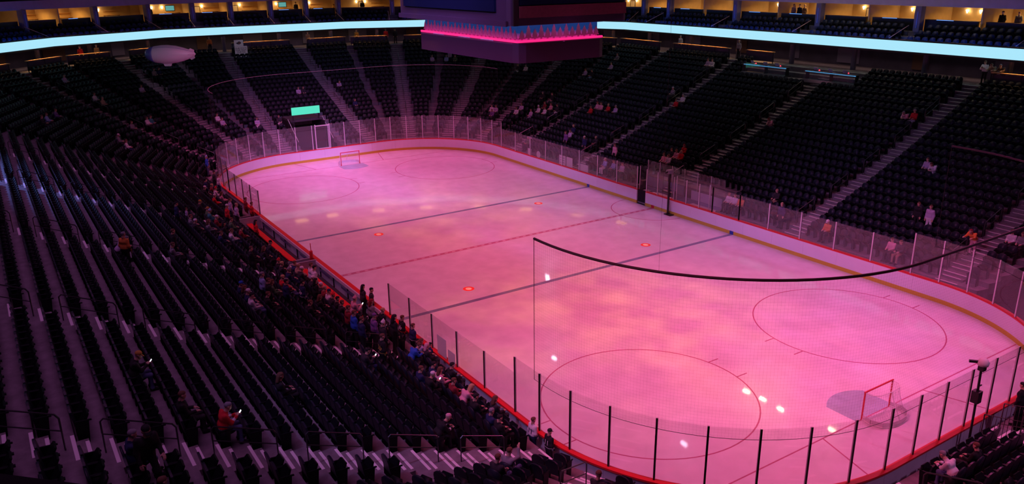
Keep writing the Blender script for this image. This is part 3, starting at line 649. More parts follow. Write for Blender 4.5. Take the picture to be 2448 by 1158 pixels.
# bright fixtures in the roof that mirror in the ice
for i_, (x_, y_, c_) in enumerate(((-5.3, 32.2, 'w'), (-3.3, 32.3, 'w'), (-1.0, 32.2, 'w'), (4.2, 33.1, 'w'), (-22.5, 20.4, 'b'), (-43.6, 34.6, 'b'), (-42.6, 34.0, 'b'), (-1.9, 20.0, 'b'))):
    o = empty('roof_lamp', (x_, y_, 24), 0, '%s roof lamp, %s of the row above the stands' % ('warm white' if c_ == 'w' else 'cool white', ORD[i_]), 'lamp', 'roof lamps')
    MB().box(-.35, -.12, 0, .35, .12, .10).build('lens', emat('roof_lamp_'+c_, (1, .78, .45) if c_ == 'w' else (.7, .75, 1), 150 if c_ == 'w' else 80), o); MB().box(-.4, -.16, .10, .4, .16, .3).build('housing', M_BLACK, o); MB().tube([(0, 0, .3), (0, 0, 6.0)], .02, 5).build('hanger', M_BLACK, o)

# ------------------------------------------------------------------ hanging scoreboard
sb = empty('scoreboard', (0, 0, 12.3), 0, 'large dark hanging scoreboard with a pine tree frieze lit pink above a purple base', 'scoreboard')
M_SBOX = mat('board_purple', (.030, .011, .042), .6); M_SFR = mat('screen_frame', (.020, .014, .045), .7, noise=.1, nscale=20); M_SCR = mat('screen_off', (.003, .008, .03), .7, spec=.05); M_BANNER = mat('banner_red', (.08, .022, .035), .8, noise=.15, nscale=6)
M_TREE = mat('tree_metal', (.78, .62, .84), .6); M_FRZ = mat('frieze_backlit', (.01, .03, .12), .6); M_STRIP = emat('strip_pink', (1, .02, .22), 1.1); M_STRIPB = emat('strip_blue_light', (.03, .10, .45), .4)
_n = M_FRZ.node_tree; _tc = _n.nodes.new('ShaderNodeTexCoord'); _sx = _n.nodes.new('ShaderNodeSeparateXYZ'); _cr = _n.nodes.new('ShaderNodeValToRGB'); _mr = _n.nodes.new('ShaderNodeMapRange')   # pink foot and blue top light put into the panel's emission
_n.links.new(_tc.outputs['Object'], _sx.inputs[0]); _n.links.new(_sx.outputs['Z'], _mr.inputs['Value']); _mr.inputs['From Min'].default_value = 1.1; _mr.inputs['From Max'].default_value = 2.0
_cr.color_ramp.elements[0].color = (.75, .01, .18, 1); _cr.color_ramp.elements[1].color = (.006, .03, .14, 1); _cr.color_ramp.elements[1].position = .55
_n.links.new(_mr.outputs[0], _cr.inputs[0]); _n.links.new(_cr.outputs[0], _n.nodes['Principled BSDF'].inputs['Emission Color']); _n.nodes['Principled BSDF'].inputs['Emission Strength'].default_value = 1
def cham(a, b, c): return [(-a+c, -b), (a-c, -b), (a-c*.35, -b+c*.35), (a, -b+c), (a, b-c), (a-c*.35, b-c*.35), (a-c, b), (-a+c, b), (-a+c*.35, b-c*.35), (-a, b-c), (-a, -b+c), (-a+c*.35, -b+c*.35)]
def slab(poly, z0, z1): return MB().prism(poly, lambda p, s: (p[0], p[1], (z0, z1)[s]))
slab(cham(5.95, 3.12, .55), 0, 1.06).build('base_box', M_SBOX, sb)
for s0, nm in ((0, 'base_light'),):
    for xx in (-3.2, 0, 2.6): MB().box(xx-.7, -3.02, 1.06, xx+.7, -2.95, 1.10).build('base_light', mat('dull_white', (.5, .5, .6), .5), sb)
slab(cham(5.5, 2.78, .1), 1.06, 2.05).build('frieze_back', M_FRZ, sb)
MB().box(-5.7, -2.98, 1.08, 5.7, -2.86, 1.20).build('strip_light', M_STRIP, sb); MB().box(5.58, -2.98, 1.08, 5.7, 2.98, 1.20).build('strip_light', M_STRIP, sb)
MB().box(-5.7, -2.98, 1.97, 5.7, -2.92, 2.03).build('strip_light', M_STRIPB, sb); MB().box(5.64, -2.98, 1.97, 5.7, 2.98, 2.03).build('strip_light', M_STRIPB, sb)  # blue strips added for the tint along the frieze top
light('frieze_lamp', 'AREA', (0, -3.25, 13.34), (1, .10, .5), 13, (0, -2.85, 14.2), shape='RECTANGLE', size=11, size_y=.12); light('frieze_lamp', 'AREA', (5.98, 0, 13.34), (1, .10, .5), 6, (5.6, 0, 14.2), shape='RECTANGLE', size=.12, size_y=5.6)
pine = [(-.05, 0), (-.05, .08), (-.20, .08), (-.11, .24), (-.15, .24), (-.08, .40), (-.11, .40), (0, .66), (.11, .40), (.08, .40), (.15, .24), (.11, .24), (.20, .08), (.05, .08), (.05, 0)][::-1]
PINE = MB().prism(pine, lambda p, s: (p[0], .03*s, p[1])).mesh('pine', M_TREE)
tr = random.Random(3)
for face in (0, 1):
    n = 25 if face == 0 else 13; L = 11.0 if face == 0 else 5.6
    for i in range(n):
        c = -L/2+L*(i+.5)/n; sc = (1.08 if i % 2 else .8)*tr.uniform(.92, 1.06)
        t_ = obj('pine_cutout', PINE, sb, (c, -2.86, 1.19) if face == 0 else (5.58, c, 1.19), 0 if face == 0 else math.pi/2, (1.2, 1, sc*1.15))
SA, SB_ = 6.75, 4.15
slab(cham(SA-.1, SB_-.1, .35), 2.05, 6.5).build('screen_body', M_SFR, sb)
MB().box(-SA+.35, -SB_-.02, 2.02, SA-.35, -SB_+.10, 2.3).build('lower_frame', M_SFR, sb)
MB().box(-5.6, -SB_-.03, 2.75, 5.3, -SB_+.08, 6.4).build('screen', M_SCR, sb)
MB().box(SA-.08, -3.5, 3.1, SA+.03, 3.6, 6.4).build('screen', M_SCR, sb)
MB().box(SA-.08, -3.55, 2.45, SA+.05, 3.75, 3.05).build('banner', M_BANNER, sb)
MB().box(SA-.08, -3.9, 2.05, SA+.02, -3.6, 6.4).build('side_frame', M_BLACK, sb)
for x_ in (-4, 4):
    for y_ in (-2.5, 2.5): MB().tube([(x_, y_, 6.5), (x_, y_, 17.6)], .04, 5).build('hoist_cable', M_BLACK, sb)

# ------------------------------------------------------------------ mint LED sign over the tunnel
tun = empty('tunnel_portal', (-34.3, -1.4, .17), 0, 'dark tunnel portal with slanted rails under the mint LED sign', 'portal')
MB().box(-2.6, -1.62, -.1, .9, -1.5, 3.1).build('side_wall', M_DARK, tun); MB().box(-2.6, 1.45, -.1, .9, 1.57, 3.1).build('side_wall', M_DARK, tun)
MB().box(-2.6, -1.62, 3.1, .15, 1.57, 3.3).build('lintel', mat('lintel', (.06, .05, .06), .7), tun); MB().box(-2.7, -1.6, -.1, -2.6, 1.57, 3.1).build('dark_opening', M_DARK, tun)
for yy in (-1.75, 1.75): MB().tube([(-.3, yy, 3.35), (2.3, yy, 1.55)], .03, 6).build('slanted_rail', M_ALU, tun); 
for yy in (-1.75, 1.75):
    for xx, zz in ((-.3, 3.35), (1.0, 2.45), (2.3, 1.55)): MB().tube([(xx, yy, zz-1.1), (xx, yy, zz)], .02, 5).build('rail_post', M_BLACK, tun)
sg = empty('led_sign', (-34.0, -1.5, 3.95), 0, 'bright mint green rectangular LED sign above the tunnel', 'LED sign')
MB().box(-.12, -1.45, 0, .0, 1.45, .78).build('housing', M_BLACK, sg); MB().box(0, -1.42, .02, .02, 1.42, .76).build('screen', M_GREEN, sg)
for yy in (-1.3, 1.3): MB().box(-.10, yy-.05, -.5, -.02, yy+.05, .05).build('bracket', M_BLACK, sg)

# ------------------------------------------------------------------ blimp, paper sign, cameras on poles, placards
bl = empty('toy_blimp', (-36.3, -12.9, 10.25), R(56.9+180), 'pale pink fish shaped toy blimp with dark nose hovering over the stands', 'blimp')   # local +x nose (left in the photo)
prof = [(.02, 2.1), (.36, 1.98), (.56, 1.7), (.74, 1.2), (.83, .6), (.84, 0), (.76, -.7), (.60, -1.3), (.40, -1.9), (.18, -2.3), (.03, -2.42)]
M_BLIMP = mat('blimp_film', (.78, .70, .80), .35); M_NOSE2 = mat('blimp_nose', (.10, .11, .38), .4); M_EYE = mat('blimp_eye', (.8, .8, .9), .4)
MB().lathe([p for p in prof if p[1] <= 1.75][::-1], 20, axis='x').build('envelope', M_BLIMP, bl, True)
MB().lathe([(.735, 1.27), (.67, 1.48), (.585, 1.72), (.39, 2.0), (.02, 2.13)], 20, axis='x').build('nose_cap', M_NOSE2, bl, True)
for yy in (-.30, .30): MB().lathe([(.01, -.1), (.12, -.05), (.13, .03), (.01, .08)], 8, (1.93, yy, .16), axis='x').build('nose_spot', M_EYE, bl, True)
MB().prism([(-.35, 0), (.35, 0), (.25, -.24), (-.25, -.24)], lambda p, s: (p[0]+.2, -.14+.28*s, p[1]-.80)).build('gondola', M_BLIMP, bl)
for a_ in (0, 90, 180, 270):
    c_, s_ = math.cos(R(a_)), math.sin(R(a_)); MB().prism([(-2.30, .12), (-1.8, .36), (-2.0, .52), (-2.34, .36)], lambda p, s: (p[0], p[1]*c_-(.02*s-.01)*s_, p[1]*s_+(.02*s-.01)*c_)).build('tail_fin', M_BLIMP, bl)
seam = [(x_, .60*np.interp(-x_, [-z for r, z in prof], [r for r, z in prof])*1.01, .80*np.interp(-x_, [-z for r, z in prof], [r for r, z in prof])*1.01) for x_ in np.linspace(1.2, -2.2, 16)]
MB().tube(seam, .012, 4).build('seam', M_NOSE2, bl)
q0 = at_x(577, 136, -50.2)
ps = empty('paper_sign', (-50.0, -2.6, ZC), math.pi/2, 'white two piece sign reading OUR STATE. OUR TEAM. OUR ICE. beside the column', 'sign')
M_INK = mat('ink', (.03, .03, .05), .7)
MB().box(-.68, -.02, -.55, .68, .02, .60).build('text_board', M_WHITE, ps); MB().box(-.68, -.02, .62, .30, .02, 1.28).build('emblem_board', M_WHITE, ps)
tm = text_mesh('OUR STATE.\nOUR TEAM.\nOUR ICE.', .24, M_INK); t_ = obj('lettering', tm, ps); t_.matrix_local = Matrix.Translation((0, -.03, .18)) @ Matrix.Rotation(R(90), 4, 'X')
MB().prism([(-.30, .85), (-.10, .80), (.08, .86), (.16, .98), (.05, 1.10), (-.12, 1.12), (-.22, 1.02), (-.42, .98)], lambda p, s: (p[0]-.08, -.03-.01*s, p[1])).build('emblem', M_INK, ps)
MB().prism([(-.16, .90), (.02, .92), (.06, .98), (-.10, 1.0)], lambda p, s: (p[0]-.08, -.042-.004*s, p[1])).build('emblem_detail', mat('emblem_rust', (.45, .15, .08), .6), ps)
MB().box(-.03, .03, -1.35, .03, .07, 1.3).build('support_pole', M_BLACK, ps); q0 = at_x(577, 124, -48.9); ps.location = tuple(q0)   # stands on its pole among the last rows
# robotic camera on a pole behind the end glass
cp = empty('camera_pole', (30.98, -.35, .17), 0, 'black pole with a white camera head behind the end glass', 'camera')
MB().tube([(0, 0, 0), (0, -.06, 2.0), (-.02, -.10, 3.6)], .045, 8).build('pole', M_BLACK, cp); MB().box(-.13, -.25, 2.3, .13, .02, 2.75).build('control_box', M_BLACK, cp)
MB().box(-.10, -.2, 3.55, .10, .02, 3.72).build('mount', M_BLACK, cp); MB().lathe([(.02, -.02), (.18, .02), (.20, .14), (.13, .26), (.02, .29)], 12, (0, -.08, 3.72)).build('camera_dome', M_WHITE, cp, True)
MB().tube([(0, -.08, 3.86), (-.36, -.34, 3.84)], .06, 8).build('camera_lens', M_BLACK, cp); MB().box(-.02, -.12, 2.9, .02, .1, 2.94).build('clamp', M_BLACK, cp)
c2 = empty('camera_pole', (1.85, 12.72, 0), 0, 'black post with a camera on top standing against the boards at the penalty boxes', 'camera')
MB().box(-.055, -.055, 0, .055, .055, 3.1).build('post', M_BLACK, c2); MB().box(-.2, -.2, 0, .45, .2, .06).build('foot', M_BLACK, c2); MB().box(-.16, -.22, 3.1, .16, .22, 3.36).build('camera_body', mat('cam_grey', (.3, .3, .33), .5), c2); MB().tube([(0, -.2, 3.23), (0, -.45, 3.2)], .07, 8).build('camera_lens', M_BLACK, c2)
def placard(p, q, z0, z1, lab, rnd=False, lines=3):
    c = (Vector(p)+Vector(q))/2; d = (Vector(q)-Vector(p)); o = empty('placard', (c.x, c.y, z0), math.atan2(d.y, d.x), lab, 'placard', 'placards held against the glass'); h = d.length/2
    if rnd: MB().lathe([(h, -.008), (h, .008)], 20).build('card', M_CARD, o).rotation_euler = (R(90), 0, 0); o.location.z = z0+h; return
    MB().box(-h, -.006, 0, h, .006, z1-z0).build('card', M_CARD, o)
    for i in range(lines):                   # handwriting, not legible in the photograph
        zz = (z1-z0)*(1-(i+1)/(lines+1)); MB().box(-h*.75, -.010, zz-.02, h*.7, .010, zz+.02).build('writing', mat('marker', (.25, .15, .3), .7), o)
for x_, w_, z0, z1, lab, r_ in ((-16.6, .55, 1.12, 1.7, 'small white placard at the glass beside the round one', 0), (-15.2, .6, 1.1, 1.7, 'round white placard held against the glass', 1), (-11.6, .9, 1.12, 1.95, 'white placard with three lines held at the glass, nearer the round one', 0), (-10.6, .85, 1.12, 1.95, 'white placard with three lines held at the glass, nearer the wide blank one', 0), (-8.6, 1.1, 1.0, 1.72, 'wide blank white placard at the glass', 0)):
    placard((x_-w_/2, 13.12), (x_+w_/2, 13.12), z0, z1, lab, r_, 0 if 'blank' in lab or 'small' in lab else 3)
placard((14.4, -13.12), (15.2, -13.12), 1.2, 2.1, 'tall pale placard held by the person in the number 91 jersey', 0, 0); placard((15.35, -13.12), (15.95, -13.12), 1.13, 1.75, 'small pale placard resting on the red cap rail', 0, 0)
placard((-17.3, -13.75), (-16.65, -13.95), 1.75, 2.4, 'round white placard held up in the crowd by the glass', True)

# ------------------------------------------------------------------ people: one continuous skin grown around a posed skeleton
def surface_nets(f, lo, hi, h):
    lo, hi = np.array(lo), np.array(hi); n = np.ceil((hi-lo)/h).astype(int)+1
    ax = [lo[i]+h*np.arange(n[i]) for i in range(3)]; G = np.stack(np.meshgrid(*ax, indexing='ij'), -1)
    D = f(G.reshape(-1, 3)).reshape(n); S = D < 0
    c = S[:-1, :-1, :-1].astype(int)
    corners = [(i, j, k) for i in (0, 1) for j in (0, 1) for k in (0, 1)]
    cnt = sum(S[i:n[0]-1+i, j:n[1]-1+j, k:n[2]-1+k].astype(int) for i, j, k in corners)
    act = (cnt > 0) & (cnt < 8); idx = -np.ones(act.shape, int); idx[act] = np.arange(act.sum())
    I, J, K = np.nonzero(act); P = np.zeros((len(I), 3)); Wt = np.zeros(len(I))
    for a in corners:
        for axn in range(3):
            if a[axn] == 1: continue
            b = list(a); b[axn] = 1
            da, db = D[I+a[0], J+a[1], K+a[2]], D[I+b[0], J+b[1], K+b[2]]; m = (da < 0) != (db < 0)
            t = np.where(m, da/np.where(m, da-db, 1), 0); q = np.array(a, float)[None]+np.zeros((len(I), 3)); q[:, axn] += t
            P += q*m[:, None]; Wt += m
    V = lo+h*(np.stack([I, J, K], -1)+P/Wt[:, None]); F = []
    for axn in range(3):
        o1, o2 = [(1, 2), (2, 0), (0, 1)][axn]
        sl = [slice(0, n[i]) for i in range(3)]; A = [slice(None)]*3; B = [slice(None)]*3; A[axn] = slice(0, -1); B[axn] = slice(1, None)
        ch = S[tuple(A)] != S[tuple(B)]; E = np.argwhere(ch)
        ok = (E[:, o1] > 0) & (E[:, o2] > 0) & (E[:, o1] < n[o1]-1) & (E[:, o2] < n[o2]-1); E = E[ok]
        ins = S[tuple(E.T)]
        def cell(d1, d2):
            e = E.copy(); e[:, o1] += d1; e[:, o2] += d2; return idx[tuple(e.T)]
        q = np.stack([cell(-1, -1), cell(0, -1), cell(0, 0), cell(-1, 0)], -1); q[~ins] = q[~ins][:, ::-1]
        F.append(q)
    F = np.concatenate(F); F = F[(F >= 0).all(1)]
    return V, F
def capsules(prims, k=.02):
    A = np.array([p[0] for p in prims], float); B = np.array([p[1] for p in prims], float); ra = np.array([p[2] for p in prims]); rb = np.array([p[3] for p in prims])
    def f(P, argmin=False):
        out = []
        for a, b, r0, r1 in zip(A, B, ra, rb):
            ab = b-a; t = np.clip(((P-a)@ab)/max(ab@ab, 1e-9), 0, 1); out.append(np.linalg.norm(P-a-t[:, None]*ab, axis=1)-(r0+(r1-r0)*t))
        D = np.stack(out, 0)
        if argmin: return D.argmin(0)
        m = D.min(0); return m-k*np.log(np.exp(-(D-m)/k).sum(0))
    return f
V3 = lambda *a: np.array(a, float)
def unitv(v): return v/np.linalg.norm(v)
SKIN_, TOP_, TRIM_, PANTS_, SHOE_, EYE_ = range(6)
def make_pose(J):
    prims = []; reg = []
    def cap(a, b, r0, r1, g): prims.append((a, b, r0, r1)); reg.append(g)
    pel, che, nk, hd = J['pelvis'], J['chest'], J['neck'], J['head']; ux = V3(1, 0, 0)
    cap(pel-ux*.075, pel+ux*.075, .118, .118, PANTS_); mid = (pel*.52+che*.48)
    cap(mid-ux*.07, mid+ux*.07, .112, .112, TOP_); cap(che-ux*.095, che+ux*.095, .118, .118, TOP_); cap(che, nk, .11, .06, TOP_)
    cap(pel*.72+che*.28-ux*.075, pel*.72+che*.28+ux*.075, .123, .123, TOP_)
    for s in ('L', 'R'):
        sh, el, wr, hp, kn, an, to = (J[n+s] for n in ('sh', 'el', 'wr', 'hip', 'knee', 'ank', 'toe'))
        cap(sh, el, .068, .054, TOP_); cap(el, el*.12+wr*.88, .052, .043, TOP_); cap(el*.12+wr*.88, wr, .030, .028, SKIN_)
        cap(hp, kn, .098, .066, PANTS_); cap(kn, an, .064, .050, PANTS_); cap(an+V3(0, 0, -.03), to, .048, .042, SHOE_); cap(an+V3(0, -.03, -.04), an, .046, .045, SHOE_)
    cap(nk, hd, .055, .055, SKIN_)
    f = capsules(prims, .022); P = np.array([p[0] for p in prims]+[p[1] for p in prims])
    V, F = surface_nets(f, P.min(0)-.17, P.max(0)+.17, .026)
    cen = V[F].mean(1); rg = np.array(reg)[f(cen, True)]
    # hem and sleeve bands of the garment
    axis = che-pel; L = axis@axis; tt = ((cen-pel)@axis)/L; dist = np.linalg.norm(cen-pel-np.clip(tt, 0, 1)[:, None]*axis, axis=1)
    rg[(rg == TOP_) & (tt < .14) & (dist < .26)] = TRIM_
    for s in ('L', 'R'):
        e, w = J['el'+s], J['wr'+s]; t2 = ((cen-e)@(w-e))/((w-e)@(w-e)); dd = np.linalg.norm(cen-e-np.clip(t2, 0, 1)[:, None]*(w-e), axis=1); rg[(rg == TOP_) & (t2 > .30) & (t2 < .62) & (dd < .08)] = TRIM_
    Vs, Fs, Rs = [V], [F], [rg]; off = len(V)
    # head with jaw, nose, ears
    fwd = unitv(J['look']); upv = unitv(hd-nk); rt = unitv(np.cross(fwd, upv)); upv = np.cross(rt, fwd)
    hp_ = lambda x, y, z: hd+rt*x+fwd*y+upv*z
    hc = [(hp_(0, -.02, .045), hp_(0, .012, .045), .082, .080), (hp_(0, .01, 0), hp_(0, .025, -.03), .074, .060), (hp_(0, .04, -.075), hp_(0, .055, -.085), .042, .034), (hp_(0, .088, .015), hp_(0, .106, -.018), .010, .014), (hp_(-.082, -.005, .0), hp_(-.088, -.02, .03), .012, .016), (hp_(.082, -.005, .0), hp_(.088, -.02, .03), .012, .016),
          (hp_(0, -.015, -.06), hp_(0, -.02, -.13), .052, .056), (hp_(-.02, .085, -.052), hp_(.02, .085, -.052), .011, .011)]
    f2 = capsules(hc, .010); V2, F2 = surface_nets(f2, hd-.2, hd+.17, .0145); Vs.append(V2); Fs.append(F2+off); Rs.append(np.full(len(F2), SKIN_)); off += len(V2)
    for sx in (-1, 1):
        e = hp_(sx*.033, .083, .022); b = MB().lathe([(.002, -.010), (.011, -.004), (.011, .004), (.002, .010)], 6, tuple(e)); Vs.append(np.array(b.v)); ff = [q for q in b.f if len(q) == 4]; Fs.append(np.array(ff)+off); Rs.append(np.full(len(ff), EYE_)); off += len(b.v)
    # hands: palm, four unequal bent fingers, thumb from the side of the palm
    for s, sg in (('L', -1), ('R', 1)):
        e, w = J['el'+s], J['wr'+s]; d = unitv(w-e); d = unitv(J.get('hd'+s, d)); side = unitv(J.get('thumb'+s, V3(-sg, .3, .2))); side = unitv(side-d*(side@d)); pn = np.cross(d, side)*sg; c = J.get('curl', .5)
        hcs = [(w, w+d*.03, .027, .030), (w+d*.03-side*.022, w+d*.085-side*.024, .021, .019), (w+d*.03+side*.016, w+d*.085+side*.020, .021, .019)]
        for q, ln in zip((-1.5, -.5, .5, 1.5), (.062, .075, .08, .072)):
            b0 = w+d*.085+side*(.0185*q); m1 = b0+unitv(d-pn*c*.6)*ln*.55; m2 = m1+unitv(d*(1-c*.8)-pn*c)*ln*.5
            hcs += [(b0, m1, .0095, .0088), (m1, m2, .0088, .0075)]
        t0 = w+d*.025+side*.032; t1 = t0+unitv(d*.6+side*.75-pn*.2)*.045; hcs += [(t0, t1, .014, .011), (t1, t1+unitv(d*.9+side*.2-pn*.3)*.035, .011, .009)]
        Q = np.array([p[0] for p in hcs]+[p[1] for p in hcs]); f3 = capsules(hcs, .004); V3_, F3 = surface_nets(f3, Q.min(0)-.036, Q.max(0)+.03, .0105)
        Vs.append(V3_); Fs.append(F3+off); Rs.append(np.full(len(F3), SKIN_)); off += len(V3_)
    V = np.concatenate(Vs); F = np.concatenate(Fs); Rg = np.concatenate(Rs)
    me = bpy.data.meshes.new('person_body'); me.from_pydata(V.tolist(), [], F.tolist())
    for i in range(6): me.materials.append(None)
    me.polygons.foreach_set('material_index', Rg.astype(int).tolist()); me.polygons.foreach_set('use_smooth', [True]*len(F)); me.update()
    hm = Matrix(((rt[0], fwd[0], upv[0], hd[0]), (rt[1], fwd[1], upv[1], hd[1]), (rt[2], fwd[2], upv[2], hd[2]), (0, 0, 0, 1)))
    back = che*.75+pel*.25
    return dict(me=me, head=hm, f=f, che=che, pel=pel, hand=(J['wrL']+J['wrR'])/2)
def base_stand(lean=0, **kw):
    J = dict(pelvis=V3(0, 0, .94), chest=V3(0, .02+lean*.35, 1.30-lean*.08), neck=V3(0, .02+lean*.52, 1.47-lean*.14), head=V3(0, .04+lean*.6, 1.62-lean*.18), look=V3(0, 1, -.25))
    for s, g in (('L', -1), ('R', 1)):
        J['sh'+s] = J['chest']+V3(g*.185, 0, .10); J['el'+s] = J['sh'+s]+V3(g*.05, -.03+lean*.1, -.28); J['wr'+s] = J['el'+s]+V3(-g*.01, .10, -.23)
        J['hip'+s] = V3(g*.095, 0, .90); J['knee'+s] = V3(g*.11, .03, .50); J['ank'+s] = V3(g*.12, -.01, .10); J['toe'+s] = V3(g*.15, .16, .045)
    J.update(kw); return J
def base_sit(lean=0, **kw):
    J = dict(pelvis=V3(0, -.08, .56), chest=V3(0, -.12+lean*.33, .92-lean*.10), neck=V3(0, -.11+lean*.50, 1.09-lean*.17), head=V3(0, -.07+lean*.60, 1.24-lean*.22), look=V3(0, 1, -.3-lean*.4))
    for s, g in (('L', -1), ('R', 1)):
        J['sh'+s] = J['chest']+V3(g*.185, 0, .10); J['el'+s] = J['sh'+s]+V3(g*.015, .10, -.26); J['wr'+s] = J['el'+s]+V3(-g*.07, .22, -.02)
        J['hip'+s] = V3(g*.095, -.06, .54); J['knee'+s] = V3(g*.13, .36, .52); J['ank'+s] = V3(g*.13, .36, .10); J['toe'+s] = V3(g*.15, .52, .045)
    J.update(kw); return J
def arms(J, el, wr):
    for s, g in (('L', -1), ('R', 1)): J['el'+s] = J['sh'+s]+V3(g*el[0], el[1], el[2]); J['wr'+s] = J['el'+s]+V3(g*wr[0], wr[1], wr[2])
    return J
POSE = {}
POSE['stand'] = make_pose(base_stand())
POSE['lean'] = make_pose(arms(base_stand(.8), (.05, .18, -.20), (-.02, .24, .02)))
POSE['stand_phone'] = make_pose(arms(base_stand(.15), (.05, .10, -.26), (-.14, .20, .10)))
POSE['arms_up'] = make_pose(arms(base_stand(), (.08, .22, .02), (-.10, .14, .22)))
wk = base_stand(.35); wk['kneeL'] = V3(-.11, .22, .52); wk['ankL'] = V3(-.11, .16, .12); wk['toeL'] = V3(-.12, .33, .08); wk['ankR'] = V3(.11, -.24, .13); wk['toeR'] = V3(.12, -.09, .045); wk['kneeR'] = V3(.11, -.02, .52)
wk['wrL'] = wk['elL']+V3(.02, .20, -.12); POSE['walk'] = make_pose(wk)
POSE['sit'] = make_pose(base_sit())
POSE['sit_lean'] = make_pose(arms(base_sit(.75), (.01, .13, -.22), (-.10, .20, .0)))
POSE['sit_phone'] = make_pose(arms(base_sit(.35), (.01, .14, -.24), (-.14, .20, .10)))
sr = base_sit(.1); sr['elR'] = sr['shR']+V3(.05, .24, .0); sr['wrR'] = sr['elR']+V3(-.08, .12, .24); POSE['sit_reach'] = make_pose(sr)
# hair and headwear, in the head's frame
def hairmesh(kind):
    if kind == 'short': prims = [(V3(0, -.03, .055), V3(0, .012, .068), .088, .080)]
    if kind == 'long': prims = [(V3(0, -.03, .055), V3(0, .012, .068), .090, .081), (V3(-.045, -.055, 0), V3(-.05, -.06, -.17), .055, .04), (V3(.045, -.055, 0), V3(.05, -.06, -.17), .055, .04), (V3(0, -.065, 0), V3(0, -.07, -.2), .06, .045)]
    if kind == 'beanie': prims = [(V3(0, -.02, .06), V3(0, -.01, .095), .095, .082), (V3(0, -.02, .19), V3(0, -.02, .195), .028, .028)]
    if kind == 'cap': prims = [(V3(0, -.025, .065), V3(0, 0, .075), .092, .088)]
    f0 = capsules(prims, .012)
    cut = {'short': (.02, .35), 'long': (.02, .3), 'beanie': (.035, 0), 'cap': (.045, 0)}[kind]
    def f(P):
        d = f0(P); pl = cut[0]+.0-P[:, 2]+cut[1]*np.maximum(P[:, 1]+.02, 0)*2.2      # keep what lies above a slanted hairline
        if kind in ('long', 'short'): pl = np.where(P[:, 1] < -.02, -1, pl)
        return np.maximum(d, pl)
    V, F = surface_nets(f, (-.16, -.2, -.3), (.16, .16, .26), .0135)
    V, F = V.tolist(), [tuple(q) for q in F.tolist()]
    if kind == 'cap':
        b = MB().prism([(-.075, .05), (.075, .05), (.065, .14), (.03, .165), (-.03, .165), (-.065, .14)], lambda p, s: (p[0], p[1], .052-.35*(p[1]-.05)+.008*s)); o = len(V); V += b.v; F += [tuple(i+o for i in q) for q in b.f]
    me = bpy.data.meshes.new('hair_'+kind); me.from_pydata(V, [], F); me.materials.append(None); me.polygons.foreach_set('use_smooth', [True]*len(F)); me.update(); return me
HAIR = {k_: hairmesh(k_) for k_ in ('short', 'long', 'beanie', 'cap')}
CLOTH = {'black': (.012, .012, .015), 'dark': (.03, .028, .035), 'navy': (.015, .025, .10), 'blue': (.02, .12, .62), 'light blue': (.30, .45, .75), 'white': (.75, .74, .78), 'grey': (.25, .25, .28), 'lilac': (.50, .42, .62), 'pink': (.75, .40, .48), 'red': (.65, .02, .03), 'dark red': (.25, .02, .03),
         'orange': (.75, .25, .05), 'green': (.10, .20, .10), 'teal': (.05, .28, .30), 'purple': (.20, .10, .32), 'gold': (.55, .32, .06), 'brown': (.14, .07, .04), 'blond': (.50, .36, .18), 'jeans': (.10, .14, .28), 'tan': (.42, .30, .20)}
def cloth(n): return mat('cloth_'+n.replace(' ', '_'), CLOTH[n], .85)
M_SKIN = mat('skin', (.58, .36, .27), .6); M_EYEM = mat('eye_dark', (.02, .015, .012), .3)
PEOPLE = []; OCC = []; USED = set(); SITTING = set()
def person(x, y, z, rz, pose, top, pants='dark', hair=('short', 'brown'), trim=None, shoes='black', scale=1.0, label=None, group=None, number=None, numcol='white'):
    P = POSE[pose]; o = obj('person', P['me'], None, (x, y, z), rz, (scale,)*3)
    for i, m in enumerate((M_SKIN, cloth(top), cloth(trim or top), cloth(pants), cloth(shoes), M_EYEM)): o.material_slots[i].link = 'OBJECT'; o.material_slots[i].material = m
    if hair:
        h = obj({'short': 'hair', 'long': 'hair', 'beanie': 'knit_hat', 'cap': 'cap'}[hair[0]], HAIR[hair[0]], o); h.matrix_local = P['head']; h.material_slots[0].link = 'OBJECT'; h.material_slots[0].material = cloth(hair[1])
    if number:
        ax = Vector(P['che']-P['pel']).normalized(); nrm = Vector((1, 0, 0)).cross(ax).normalized(); nrm = -nrm if nrm.y > 0 else nrm      # out of the back
        me = text_mesh(number, .30, cloth(numcol), .004); c = Vector(P['pel']*.32+P['che']*.68)
        rt_ = ax.cross(nrm).normalized()
        for v in me.vertices:
            q = c+rt_*v.co.x+ax*v.co.y; s_ = .35
            for _ in range(14):
                dd = float(P['f'](np.array([tuple(q+nrm*s_)]))[0])
                if dd < .002: break
                s_ -= dd*.9
            v.co = q+nrm*(s_+.008+v.co.z)
        me.update(); obj('jersey_number', me, o)
    tag(o, label, 'person', group); PEOPLE.append(o); return o
def s0_(p, t): return float(np.array(p[:2])@t)
